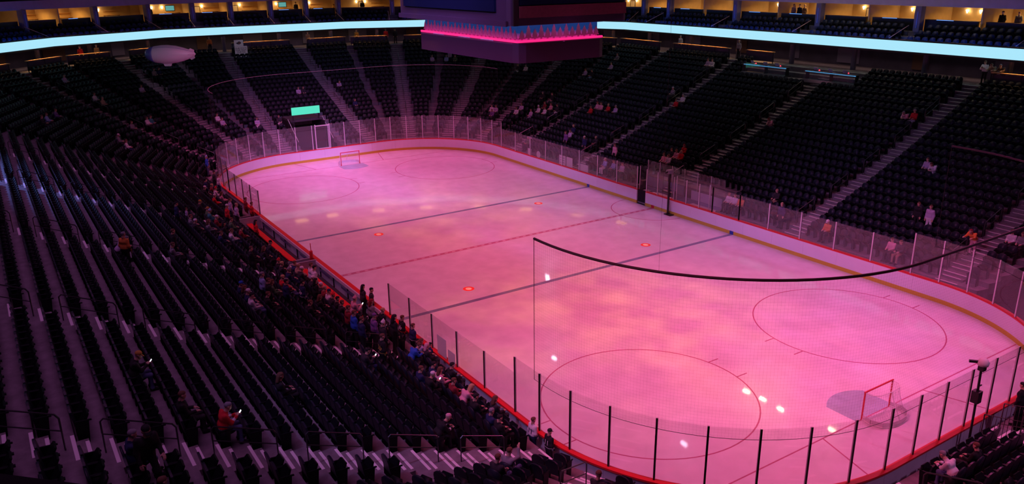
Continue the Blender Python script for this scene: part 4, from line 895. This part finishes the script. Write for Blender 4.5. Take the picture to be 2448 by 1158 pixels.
def place_person(u, v, pose, top, pants='dark', hair=('short', 'brown'), label=None, turn=0, row=None, scale=1.0, d=None, **kw):
    sit = pose.startswith('sit'); hgt = .80 if sit else 1.0
    hit = bowl_hit(u, v, hgt*scale)
    if hit is None: return None
    p, dd, k = hit; r = int(min(max(0, round((dd-ROW0-.35)/PITCHD)), NROW)); n, t = nt(k)
    if row is not None: r = row
    if k == 12 and r < 2 and BENCH[0]-.5 < s0_(p, t) < BENCH[1]+.5: r = 2
    s = float(np.array(p[:2])@t)
    s = float(at_z(u, v, zk(r)+hgt*scale)[:2]@t); bestq = None      # then the row and the place along it whose body centre falls on the pixel
    for rr in ([row] if row is not None else range(max(0, r-2), min(NROW, r+2)+1)):
        if k == 12 and rr < 2 and BENCH[0]-.5 < s < BENCH[1]+.5: continue
        dc_ = dk(rr)+(.52 if sit else .38); S_ = np.linspace(s-4, s+4, 161); P_ = (n*(sup(k)+dc_))[None]+t[None]*S_[:, None]; P_ = np.c_[P_, np.full(161, zk(rr)+hgt*scale)]-CAM
        z_ = P_@_fw; e_ = np.hypot(W/2+FPX*(P_@_r)/z_-u, H/2-FPX*(P_@_u)/z_-v); m_ = int(e_.argmin())
        if bestq is None or e_[m_] < bestq[0]: bestq = (e_[m_], rr, S_[m_])
    _, r, s = bestq; dc = dk(r)+(.52 if sit else .38); zz = zk(r)
    a, b = span(k, dc); s = min(max(s, a+.25), b-.25)
    free = lambda x, y: all(math.hypot(x-o.location.x, y-o.location.y) > (.50 if sit and o.name in SITTING else .58) for o in PEOPLE)
    if sit:
        c = sorted([w for w in SEATS if w[0] == k and w[1] == r and abs(w[2]-s) < 3 and w not in OCC], key=lambda w: abs(w[2]-s))
        c = [w for w in c if free(w[3], w[4])] or c
        if c: OCC.append(c[0]); s = c[0][2]
    else:
        for e_ in (0, .2, -.2, .4, -.4, .6, -.6, .8, -.8, 1.0, -1.0, 1.2, -1.2):
            q_ = fp(k, s+e_, dc, zz)
            if free(q_[0], q_[1]): s += e_; break
    x, y, z = fp(k, s, dc, zz)
    if not label:
        hn = {'cap': '%s cap', 'beanie': '%s knit hat', 'short': 'short %s hair', 'long': 'long %s hair'}[hair[0]] % hair[1] if hair else 'shaved head'
        label = '%s person in %s top, %s, %s row, %s' % ('seated' if sit else 'standing', top, hn, ORD[r], stand_name(k))
    if label in USED: label = label.replace(' top,', ' top and %s trousers,' % pants)
    USED.add(label); o = person(x, y, z, R(22.5*k)+math.pi/2+turn, pose, top, pants, hair, label=label, scale=scale, group='spectators in the stands', **kw)
    if sit: SITTING.add(o.name)
    return o
BR, BK, BD, GY = ('short', 'brown'), ('short', 'black'), ('short', 'blond'), ('short', 'grey'); LB, LK, LD, LR = ('long', 'brown'), ('long', 'black'), ('long', 'blond'), ('long', 'dark red')
CW, CB, CN = ('cap', 'white'), ('cap', 'black'), ('cap', 'navy'); KW, KG, KR, KB = ('beanie', 'white'), ('beanie', 'grey'), ('beanie', 'red'), ('beanie', 'light blue')
pp_ = place_person
# --- bench side stand, the largest figures first
pp_(302, 900, 'sit_phone', 'black', 'jeans', ('cap', 'gold'), 'seated person in black jacket, gold cap and jeans looking at a phone')
pp_(516, 1012, 'sit_phone', 'red', 'jeans', GY, 'seated grey haired person in a red jersey and jeans with a phone', trim='white')
pp_(478, 972, 'sit', 'black', 'dark', BR, 'seated person in black just behind the grey haired person in red')
pp_(330, 1085, 'walk', 'black', 'black', CB, 'person in black jacket and black cap walking up the aisle steps', turn=R(-75), scale=1.08)
pp_(300, 1142, 'sit_reach', 'navy', 'jeans', GY, 'grey haired person in navy reaching one arm forward beside the aisle steps')
pp_(352, 1165, 'sit', 'navy', 'dark', BR, 'seated person in navy beside the one reaching forward')
pp_(282, 605, 'stand', 'orange', 'black', GY, 'person in an orange vest standing among empty rows', turn=R(40), trim='black')
pp_(268, 592, 'sit_lean', 'lilac', 'dark', GY, 'bent person in lilac next to the orange vest')
pp_(408, 590, 'stand', 'black', 'black', BR, 'standing person in black below the orange vest')
pp_(420, 600, 'sit', 'grey', 'dark', BR)
pp_(424, 512, 'stand', 'navy', 'black', BK, 'tall standing person in navy beside a small child')
pp_(441, 522, 'stand', 'lilac', 'dark', BR, 'small child in lilac beside the tall person in navy', scale=.68)
pp_(684, 916, 'sit', 'black', 'black', LB, 'seated person in black alone between two aisles')
for a in ((493, 512, 'sit', 'green', 'dark', ('cap', 'gold')), (501, 527, 'sit', 'teal', 'dark', KB), (463, 533, 'sit', 'grey', 'dark', BR), (475, 541, 'sit', 'dark', 'dark', ('short', 'white')), (506, 545, 'sit', 'grey', 'dark', LB), (527, 534, 'sit', 'dark red', 'dark', CW),
          (541, 520, 'stand', 'red', 'dark', CW), (552, 500, 'stand', 'lilac', 'dark', BR), (577, 500, 'stand', 'lilac', 'black', ('short', 'tan')), (566, 563, 'sit', 'white', 'navy', BR), (521, 481, 'sit', 'red', 'dark', KW), (534, 478, 'sit', 'pink', 'dark', LB),
          (507, 463, 'sit', 'dark red', 'dark', BD), (515, 470, 'sit', 'white', 'dark', KR), (497, 447, 'stand', 'navy', 'dark', BK), (523, 440, 'stand', 'white', 'navy', BR), (509, 436, 'stand', 'dark', 'dark', CB), (490, 470, 'sit', 'dark', 'dark', CW), (548, 548, 'sit', 'dark', 'dark', LK), (560, 540, 'sit', 'green', 'dark', BR), (480, 505, 'sit', 'dark', 'dark', ('cap', 'gold')),
          (609, 618, 'sit', 'black', 'dark', BR), (632, 617, 'sit', 'dark', 'dark', LB), (660, 636, 'sit', 'black', 'dark', KR), (671, 658, 'sit', 'dark', 'dark', BD), (585, 560, 'sit', 'dark red', 'dark', BK), (645, 600, 'sit', 'dark', 'dark', CB), (540, 575, 'sit', 'navy', 'dark', BR),
          (576, 716, 'sit', 'navy', 'dark', ('cap', 'blue')), (594, 732, 'sit', 'navy', 'dark', ('cap', 'white')), (606, 712, 'sit', 'dark', 'dark', LB), (626, 690, 'stand', 'light blue', 'dark', GY), (622, 726, 'sit', 'white', 'jeans', ('short', 'black')), (641, 706, 'stand', 'black', 'black', BR),
          (684, 688, 'sit', 'red', 'red', BD), (677, 715, 'stand', 'navy', 'black', BK), (720, 668, 'sit', 'dark', 'dark', CW), (709, 655, 'sit', 'navy', 'dark', BR), (698, 663, 'sit', 'navy', 'navy', KG), (739, 655, 'stand', 'white', 'dark red', BR), (731, 664, 'sit', 'tan', 'dark', ('short', 'tan')),
          (752, 690, 'sit', 'dark', 'dark', CW), (768, 697, 'sit', 'dark', 'dark', CW), (750, 708, 'stand', 'black', 'black', LK), (786, 715, 'sit', 'white', 'dark', CN), (800, 714, 'sit', 'dark', 'dark', KR), (808, 700, 'sit', 'dark red', 'dark', ('short', 'tan')), (817, 708, 'sit', 'black', 'black', BK), (752, 745, 'sit', 'black', 'dark', BR),
          (775, 735, 'sit', 'black', 'black', LB), (805, 745, 'sit', 'dark', 'black', BR), (660, 690, 'sit', 'green', 'dark', LB), (650, 722, 'sit', 'black', 'dark', BR), (700, 690, 'sit', 'dark', 'jeans', GY)):
    pp_(*a)
pp_(719, 712, 'stand', 'navy', 'black', BK, 'standing person in a navy jersey with white number 86 near the benches', trim='white', number='86')
pp_(756, 664, 'stand', 'white', 'navy', BK, 'standing person in a white and navy jersey by the pale bench end panel', trim='navy')
pp_(832, 735, 'stand_phone', 'pink', 'dark', ('beanie', 'pink'), 'person in a pink hood holding up a lit phone behind the bench')


pp_(839, 790, 'stand', 'blue', 'black', BR, 'standing person in a bright blue jacket near the bench end', trim='blue')
pp_(848, 778, 'stand', 'dark red', 'dark', BR); pp_(867, 796, 'stand', 'navy', 'black', BR); pp_(886, 755, 'stand', 'grey', 'dark', LR)
pp_(893, 792, 'stand', 'purple', 'dark', ('cap', 'purple'), 'standing person in a purple shirt and purple cap'); pp_(911, 812, 'stand', 'dark', 'black', KW); pp_(938, 800, 'stand', 'black', 'black', LK, 'large person in black with long hair standing near the glass post', scale=1.06)
pp_(906, 850, 'stand', 'black', 'black', BR, 'person in a black and gold jersey numbered 96 with a pale hood', trim='gold', number='96', numcol='gold')
pp_(874, 852, 'sit_phone', 'dark', 'navy', BK); pp_(918, 770, 'stand', 'black', 'dark', BD, 'person in a black jersey with white shoulder trim near the last bench seat', trim='white')
pp_(979, 845, 'sit_lean', 'blue', 'dark', BR, 'bending person in a bright blue puffer jacket near the glass'); pp_(1007, 848, 'sit', 'lilac', 'dark', LB); pp_(1030, 858, 'sit', 'dark', 'dark', ('long', 'pink'))
pp_(1041, 886, 'sit', 'navy', 'dark', BK, 'seated person in a navy jersey with pale sleeve number by the board back', trim='white'); pp_(1067, 910, 'sit', 'pink', 'dark', LB); pp_(1082, 910, 'sit', 'black', 'dark', BK); pp_(1098, 925, 'sit', 'dark red', 'tan', BR); pp_(1109, 948, 'sit_lean', 'pink', 'dark', LD)
pp_(1022, 930, 'sit_phone', 'black', 'black', CW, 'seated person in black with white cap holding a phone'); pp_(1012, 918, 'sit', 'navy', 'dark', BR)
pp_(1146, 962, 'sit', 'black', 'black', BK, 'broad seated person in black next to the red cap rail', scale=1.06)
pp_(1177, 1004, 'sit', 'navy', 'dark', GY, 'seated person in a navy jersey with white number 86 next to the corner glass', trim='white', number='86'); pp_(1190, 990, 'sit', 'dark', 'dark', LB); pp_(1209, 1020, 'sit', 'black', 'black', BK)
pp_(1119, 1078, 'sit_lean', 'black', 'dark', ('cap', 'pink'), 'leaning person in black jersey and pink cap beside the corner steps', trim='white'); pp_(1150, 1093, 'sit_reach', 'grey', 'jeans', BR, 'person in a grey shirt raising one arm beside the corner steps'); pp_(1190, 1122, 'sit', 'dark', 'jeans', BR)
def at_boards(u, v, hgt, z0, off, pose, *a, **kw):        # someone standing on the gutter strip behind the boards
    for i in range(3000):
        t = 10+i*.02; p = CAM+ray(u, v)*t; q = rink_sd(p[0], p[1])
        if (q < off) if off else (p[2] < z0+.95): break
    h = kw.pop('face', None); kk = sdist(p[0], p[1])[1]
    return person(p[0], p[1], z0, R(22.5*kk)+math.pi/2+kw.pop('turn', 0), pose, *a, group='spectators at the glass', **kw)
def rink_sd(x, y): qx, qy = abs(x)-HX, abs(y)-HY; return math.hypot(max(qx, 0), max(qy, 0))+min(max(qx, qy), 0)-RC
at_boards(1273, 1024, 1, .17, .40, 'stand', 'white', 'navy', BR, 'navy', label='person in a white jersey numbered 11 standing at the corner glass', number='11', numcol='navy', scale=.92)
at_boards(1312, 1062, 1, .17, .40, 'stand', 'black', 'dark', ('cap', 'black'), 'white', label='person in a black jersey numbered 11 standing at the corner boards', number='11', scale=.9)
at_boards(960, 768, 1, .17, .42, 'stand', 'black', 'black', BR, 'red', label='person in a black and red jersey numbered 46 standing at the first tall glass', number='46')
at_boards(986, 795, 1, .17, .42, 'stand', 'navy', 'black', BR, 'white', label='person in a navy jersey with white arm stripe at the glass')
at_boards(997, 825, 1, .17, .42, 'stand', 'dark', 'dark', BK, label='small child in dark clothes at the glass', scale=.66)
at_boards(1027, 834, 1, .17, .40, 'stand', 'navy', 'black', BK, 'white', label='person in a navy jersey numbered 91 holding a tall pale placard', number='91', scale=.82)
at_boards(586, 482, 1, .17, .45, 'stand', 'dark red', 'dark red', BR, label='person in dark red standing at the glass by the first bench'); at_boards(602, 506, 1, .17, .45, 'stand', 'red', 'dark red', BR, label='person in a red jacket at the last glass post before the bench')
at_boards(612, 552, 1, .17, 1.5, 'stand', 'red', 'black', LK, label='long black haired person standing at the end panel of the first bench')
at_boards(888, 724, 1, .27, None, 'stand', 'dark', 'black', BK, label='dark haired person in charcoal standing in the end of the bench', turn=R(-20)); at_boards(868, 716, 1, .27, None, 'stand', 'dark', 'black', LK, label='long haired person standing behind the one in charcoal on the bench')
pp_(1388, 1138, 'sit', 'dark', 'dark', ('cap', 'brown'), 'seated person in dark grey with brown hat below the corner boards')
pp_(2288, 1120, 'sit_lean', 'white', 'jeans', GY, 'leaning person in a white jersey and jeans behind the end boards', trim='navy'); pp_(2322, 1108, 'sit', 'black', 'dark', BR); pp_(2444, 968, 'stand', 'black', 'black', BK, 'standing person in black at the end boards by the camera pole')
# --- penalty box side stand
for a in ((1727, 492, 'sit', 'white', 'dark', BR), (1757, 494, 'sit', 'white', 'dark', LB), (1861, 468, 'sit', 'dark', 'tan', ('short', 'tan')), (1862, 532, 'stand', 'navy', 'dark', ('short', 'tan')), (1963, 562, 'sit', 'orange', 'dark', CW), (1930, 578, 'sit', 'light blue', 'jeans', BR), (2195, 505, 'stand', 'black', 'black', BR), (2224, 514, 'stand', 'lilac', 'white', BR), (2208, 390, 'sit', 'lilac', 'dark', BR), (2226, 394, 'sit_lean', 'white', 'white', LB),
          (2330, 568, 'lean', 'orange', 'pink', LR), (2134, 604, 'sit', 'pink', 'dark', BR), (2158, 606, 'sit', 'dark', 'tan', LB), (2410, 566, 'sit', 'white', 'dark', BR), (2432, 568, 'sit', 'grey', 'dark', BR), (2172, 275, 'sit_lean', 'pink', 'dark', GY), (2195, 280, 'sit', 'red', 'lilac', GY), (1822, 285, 'sit_lean', 'pink', 'pink', LR), (1689, 153, 'sit', 'lilac', 'dark', BR), (1702, 155, 'sit', 'white', 'dark', BR), (1610, 218, 'sit', 'grey', 'dark', ('short', 'white')),
          (1615, 247, 'sit', 'red', 'dark', BR), (1626, 246, 'sit', 'white', 'dark', GY), (1400, 175, 'sit', 'lilac', 'dark', BR), (1412, 177, 'sit', 'dark', 'light blue', BR), (1460, 157, 'sit', 'lilac', 'dark', BR), (1474, 146, 'sit', 'grey', 'dark', BR), (1412, 262, 'sit', 'red', 'dark', BR), (1425, 258, 'sit', 'pink', 'dark', LR), (1438, 266, 'sit', 'pink', 'dark', LB), (1452, 260, 'sit', 'red', 'dark', BD), (1466, 270, 'sit', 'lilac', 'dark', GY),
          (1600, 365, 'sit', 'dark', 'pink', BR), (1612, 366, 'sit', 'pink', 'dark', LB), (1624, 372, 'sit', 'red', 'dark', BD), (1636, 368, 'sit', 'red', 'dark', LR), (1586, 390, 'sit', 'pink', 'dark', BR), (1597, 393, 'sit', 'white', 'dark', LB), (1360, 320, 'sit', 'lilac', 'dark', BR), (1371, 320, 'sit', 'navy', 'white', BD), (1352, 338, 'stand', 'purple', 'dark', LB), (1397, 348, 'stand', 'navy', 'dark', ('short', 'white')), (1420, 342, 'sit', 'dark', 'dark', ('short', 'tan')), (1468, 372, 'stand', 'pink', 'dark', BR),
          (1236, 354, 'sit', 'light blue', 'white', KW), (1254, 358, 'sit', 'green', 'dark', GY), (1332, 388, 'sit', 'white', 'dark', LB), (1440, 414, 'sit', 'light blue', 'white', CW), (1462, 420, 'sit', 'light blue', 'dark', BR), (1484, 428, 'sit', 'lilac', 'dark', BR), (1690, 490, 'sit', 'orange', 'dark', BR)):
    pp_(*a)
# --- corner by the penalty boxes and the ends
for a in ((1172, 262, 'sit', 'white', 'dark', BR), (1184, 260, 'sit', 'lilac', 'dark', LB), (1183, 278, 'sit', 'purple', 'dark', BR), (1235, 265, 'sit', 'white', 'dark', BR), (1250, 262, 'sit', 'lilac', 'dark', LB), (1268, 270, 'sit', 'lilac', 'lilac', BR), (1286, 272, 'sit', 'white', 'dark', KW), (1297, 274, 'sit', 'white', 'dark', BR), (1303, 260, 'sit', 'dark red', 'dark', BR), (1314, 262, 'sit', 'pink', 'dark', LB), (1326, 268, 'sit', 'dark', 'white', BR),
          (1304, 232, 'sit', 'dark', 'dark', GY), (1318, 234, 'sit', 'dark', 'pink', BR), (1230, 165, 'sit', 'dark', 'white', BR), (1258, 165, 'sit', 'white', 'dark', BR), (1047, 140, 'sit', 'lilac', 'dark', LB), (1064, 143, 'sit', 'light blue', 'dark', BR), (1074, 138, 'sit', 'lilac', 'dark', ('cap', 'white')), (1090, 142, 'sit', 'green', 'dark', BR), (711, 219, 'sit', 'lilac', 'dark', BR), (725, 222, 'sit', 'dark', 'dark', LB), (806, 205, 'sit_lean', 'lilac', 'dark', LD),
          (660, 290, 'sit', 'dark', 'white', BR), (673, 288, 'sit', 'lilac', 'white', LB), (853, 246, 'sit', 'navy', 'dark', BR), (372, 176, 'sit', 'grey', 'dark', BR), (384, 174, 'sit', 'navy', 'dark', LB), (346, 214, 'sit', 'lilac', 'dark', BR), (160, 190, 'sit', 'lilac', 'dark', BR), (213, 244, 'sit', 'white', 'dark', BR), (238, 256, 'sit', 'tan', 'dark', ('short', 'tan')), (120, 293, 'sit', 'light blue', 'dark', BR), (105, 290, 'sit', 'dark', 'dark', BR), (322, 300, 'sit', 'grey', 'dark', BR), (338, 300, 'sit', 'white', 'dark', LB), (352, 288, 'sit', 'teal', 'dark', BR),
          (287, 338, 'sit', 'grey', 'dark', CW), (300, 343, 'sit', 'white', 'navy', LB), (132, 268, 'sit', 'purple', 'dark', BR), (536, 300, 'sit', 'lilac', 'dark', BR), (512, 293, 'sit', 'white', 'dark', LB)):
    pp_(*a)
pp_(492, 392, 'stand', 'blue', 'jeans', ('beanie', 'light blue'), 'standing person in a blue hooded jacket at the foot of the corner aisle')
# --- concourse and suites
def up_person(u, v, d, z, lab, *a, **kw):
    D = ray(u, v)
    for i in range(3000):
        t = 50+i*.03; p = CAM+D*t
        if sdist(p[0], p[1])[0] >= d: break
    k = sdist(p[0], p[1])[1]; s_ = float(p[:2]@nt(k)[1])
    for kk, c_ in PARTS:
        if z > 11 and kk == k and abs(c_-s_) < .5: s_ = c_+(.55 if s_ > c_ else -.55)
    p = fp(k, s_, d, z); person(p[0], p[1], z, R(22.5*k)+math.pi/2+kw.pop('turn', 0), *a, label=lab, group='people on the upper levels', **kw)
for u, v, nm, a in ((2358, 152, 'in a white shirt at the top of the last aisle', ('stand_phone', 'white', 'dark', BR)), (2380, 156, 'in dark clothes leaning on the drink rail end', ('lean', 'tan', 'dark', BR)), (2403, 150, 'with grey hair in brown leaning over the drink rail', ('lean', 'brown', 'dark', GY)), (190, 115, 'in a red jersey behind the drink rail near the cyan ribbon', ('stand', 'red', 'dark', LR)), (230, 116, 'in tan behind the drink rail', ('stand', 'tan', 'dark', BR)),
                    (735, 82, 'in tan standing at the far rail', ('stand', 'tan', 'dark', BR)), (852, 76, 'in pale yellow at the far rail', ('stand', 'gold', 'dark', BR)), (922, 76, 'in red at the top of the stairs', ('stand', 'red', 'dark', BR)), (945, 88, 'in black on the lit stair', ('stand', 'black', 'black', CB)), (500, 98, 'in orange behind the blimp', ('stand', 'orange', 'dark', LR)), (1628, 88, 'in white behind the second drink rail', ('stand', 'white', 'dark', GY)), (1768, 102, 'in grey near the brown concourse panel', ('stand', 'grey', 'dark', ('short', 'tan')))):
    up_person(u, v, 20.7, ZC, 'small figure '+nm, *a)
for u, v, nm, a in ((2398, 38, 'in a black suit standing in a lit suite', ('stand', 'black', 'black', BK)), (2436, 46, 'in grey at the partition of a lit suite', ('stand', 'grey', 'dark', BR)), (1875, 18, 'in black seated high in a lit suite', ('stand', 'black', 'black', BK)), (1895, 18, 'in lilac among suite guests', ('stand', 'lilac', 'dark', LB)), (1913, 17, 'in dark blue among suite guests', ('stand', 'navy', 'dark', BK)), (1925, 17, 'in cream among suite guests', ('stand', 'tan', 'tan', BD)), (350, 24, 'in navy standing at a suite bar', ('stand', 'navy', 'navy', BK)), (798, 20, 'in yellow leaning in a suite', ('lean', 'gold', 'tan', GY)), (710, 12, 'in dark clothes at the back of a suite', ('stand', 'dark', 'dark', BK)), (866, 10, 'in black standing in a suite', ('stand', 'black', 'black', BK))):
    up_person(u, v, 26.2, 12.0, 'small figure '+nm, *a)
# --- phones held by people
def phone(u, v, lab, d0):
    p = CAM+ray(u, v)*d0; o = empty('smartphone', tuple(p), R(30), lab, 'phone', 'phones held in the crowd'); MB().box(-.038, -.005, -.075, .038, .005, .075).build('body', M_BLACK, o); MB().box(-.035, -.0075, -.07, .035, -.005, .07).build('screen', emat('phone_screen', (.9, .88, 1), 2.5), o); o.rotation_euler = (R(-50), 0, math.atan2(CAM[1]-p[1], CAM[0]-p[0])+math.pi/2)
def held(o, lab):
    P = POSE[[k_ for k_ in POSE if POSE[k_]['me'] == o.data][0]]; hd_ = Vector(P['hand'])+Vector((0, .10, .05)); w_ = Matrix.Translation(o.location) @ o.rotation_euler.to_matrix().to_4x4() @ Matrix.Scale(o.scale[0], 4)
    q = empty('smartphone', tuple(w_ @ hd_), o.rotation_euler.z, lab, 'phone', 'phones held in the crowd'); q.rotation_euler = (R(-40), 0, o.rotation_euler.z)
    MB().box(-.038, -.005, -.075, .038, .005, .075).build('body', M_BLACK, q); MB().box(-.035, -.0075, -.07, .035, -.005, .07).build('screen', emat('phone_screen', (.85, .85, 1), 3), q)
for o in PEOPLE:
    if o.data in (POSE['sit_phone']['me'], POSE['stand_phone']['me']): held(o, 'lit phone held by the person in %s, %s' % (o.material_slots[1].material.name[6:].replace('_', ' '), ' '.join(o['label'].split(',')[-2:]) if 'row' in o['label'] else ' '.join(o['label'].split()[-5:])))

# ------------------------------------------------------------------ media platforms below the ribbon
for s0, s1, nm in ((-3.6, 1.2, 'wider media platform with laptops and blue edge lights'), (3.2, 7.9, 'media platform with laptops nearer the middle aisle')):
    cx = -(s0+s1)/2; L = (s1-s0)/2; o = empty('media_platform', (-(s0+s1)/2+4.6*0, 12.95+18.4, zk(21)), 0, nm, 'platform')
    MB().box(-L, -.7, -.1, L, 1.8, .12).build('deck', mat('deck_dark', (.05, .045, .06), .7), o); MB().box(-L, -.72, -.12, L, -.66, .16).build('edge_trim', M_ALU, o)
    MB().box(-L, -.45, .78, L, .05, .84).build('desk', M_WOOD, o); MB().box(-L, -.48, .74, L, -.44, .80).build('desk_light', mat('blue_glow', (.05, .05, .06), .5, emit=(.10, .45, .9), es=.7), o)
    for xx in (-L+.05, 0, L-.05): MB().box(xx-.03, -.4, .1, xx+.03, 0, .78).build('leg', M_BLACK, o)
    MB().box(-L, -.70, .16, L, -.68, .95).build('front_glass', M_GLASS, o)
    for i, xx in enumerate((-L*.6, 0, L*.55)):
        q = empty('laptop', (o.location.x+xx, o.location.y-.15, o.location.z+.84), R(random.uniform(-20, 20)), 'pale laptop on the %s, %s along' % (nm, ORD[i]), 'laptop', 'laptops on the media platforms')
        MB().box(-.22, -.16, 0, .22, .16, .02).build('base', M_WHITE, q); MB().quadbox([(-.22, -.17, .02), (.22, -.17, .02), (.22, -.15, .02), (-.22, -.15, .02), (-.22, -.26, .30), (.22, -.26, .30), (.22, -.24, .30), (-.22, -.24, .30)]).build('lid', mat('lid_blue', (.5, .6, .85), .4), q)
        if i != 1: MB().box(.1, .05, .02, .16, .11, .10).build('tally_light', emat('tally_red', (1, .02, .05), 4), q)

# ------------------------------------------------------------------ seats: the 300 that show largest are single objects, the rest one object
occ = set(OCC)
inframe = [w for w in SEATS if 0 <= w[8] <= W and 0 <= w[9] <= H and w not in occ]
near = set(sorted(inframe, key=lambda w: w[7])[:300])
rest = [w for w in SEATS if w not in near]
ROWS = {}
for w in SEATS: ROWS.setdefault((w[0], w[1]), []).append(w[2])
def seat_place(w):                          # row, and the count of seats from the nearest aisle
    k, r, q = w[:3]; A_ = AISLES.get(k, [])
    if not A_: return '%s row, %s' % (ORD[r], stand_name(k))
    i = min(range(len(A_)), key=lambda i: abs(A_[i]-q)); a = A_[i]
    n = sum(1 for x in ROWS[(k, r)] if min(a, q)-.01 <= x <= max(a, q)+.01)
    side = ('towards mint sign' if q < a else 'towards camera pole') if k == 12 else ('towards bench stand' if q < a else 'away from bench stand') if k in (13, 14, 15) else ('on bench side' if (q < a) == (k == 0) else 'on penalty side')
    return '%s row, %s, %s from %s %s' % (ORD[r], stand_name(k), ORD[n-1] if n <= 25 else 'far', aname(k, i).split(',')[0], side)
for w in sorted(near):
    lab = 'empty tip-up seat, '+seat_place(w)
    o = empty('arena_seat', w[3:6], w[6], lab, 'seat', 'empty tip-up seats, %s row, %s' % (ORD[w[1]], stand_name(w[0])))
    for n_, me in SMESH[0].items(): c = bpy.data.objects.new(n_.strip('_'), me); COL.objects.link(c); c.parent = o
def seat_field(name, L, mats, label):
    base = {0: merged(0), 1: merged(1)}; Vs, loops, tot, mi = [], [], [], []; off = 0
    for op in (0, 1):
        Wl = [w for w in L if (w in occ) == bool(op)] if name == 'arena_seat_field' else (L if op == 0 else [])
        if not Wl: continue
        BV, BF, BM = base[op]; fl_ = np.array([i for f in BF for i in f]); ft = np.array([len(f) for f in BF]); N = len(Wl)
        P = np.array([w[3:6] if name == 'arena_seat_field' else w[:3] for w in Wl]); A = np.array([w[6] if name == 'arena_seat_field' else w[3] for w in Wl])
        c, s = np.cos(A)[:, None], np.sin(A)[:, None]
        X = BV[None, :, 0]*c-BV[None, :, 1]*s+P[:, 0:1]; Y = BV[None, :, 0]*s+BV[None, :, 1]*c+P[:, 1:2]; Z = BV[None, :, 2]+P[:, 2:3]
        Vs.append(np.stack([X, Y, Z], -1).reshape(-1, 3)); loops.append((fl_[None]+(np.arange(N)*len(BV))[:, None]).ravel()+off); tot.append(np.tile(ft, N)); mi.append(np.tile(np.array(BM), N)); off += N*len(BV)
    V = np.concatenate(Vs); Lp = np.concatenate(loops); T = np.concatenate(tot); Mi = np.concatenate(mi)
    me = bpy.data.meshes.new(name); me.vertices.add(len(V)); me.vertices.foreach_set('co', V.ravel()); me.loops.add(len(Lp)); me.loops.foreach_set('vertex_index', Lp)
    me.polygons.add(len(T)); me.polygons.foreach_set('loop_start', np.concatenate([[0], np.cumsum(T)[:-1]])); me.polygons.foreach_set('loop_total', T); me.polygons.foreach_set('material_index', Mi)
    for m in mats: me.materials.append(m)
    me.update(calc_edges=True); me.validate(); return tag(obj(name, me), label, 'seats', kind='stuff')
seat_field('arena_seat_field', rest, [M_SEAT, M_SEATP], 'thousands of empty dark tip-up seats filling the rows of the lower bowl')
seat_field('suite_seat_field', SUITE_SEATS, [M_SUITESEAT, M_SEATP], 'rows of navy seats in front of the lit suites')
print('seats', len(SEATS), 'people', len(PEOPLE), 'objects', len(bpy.data.objects))
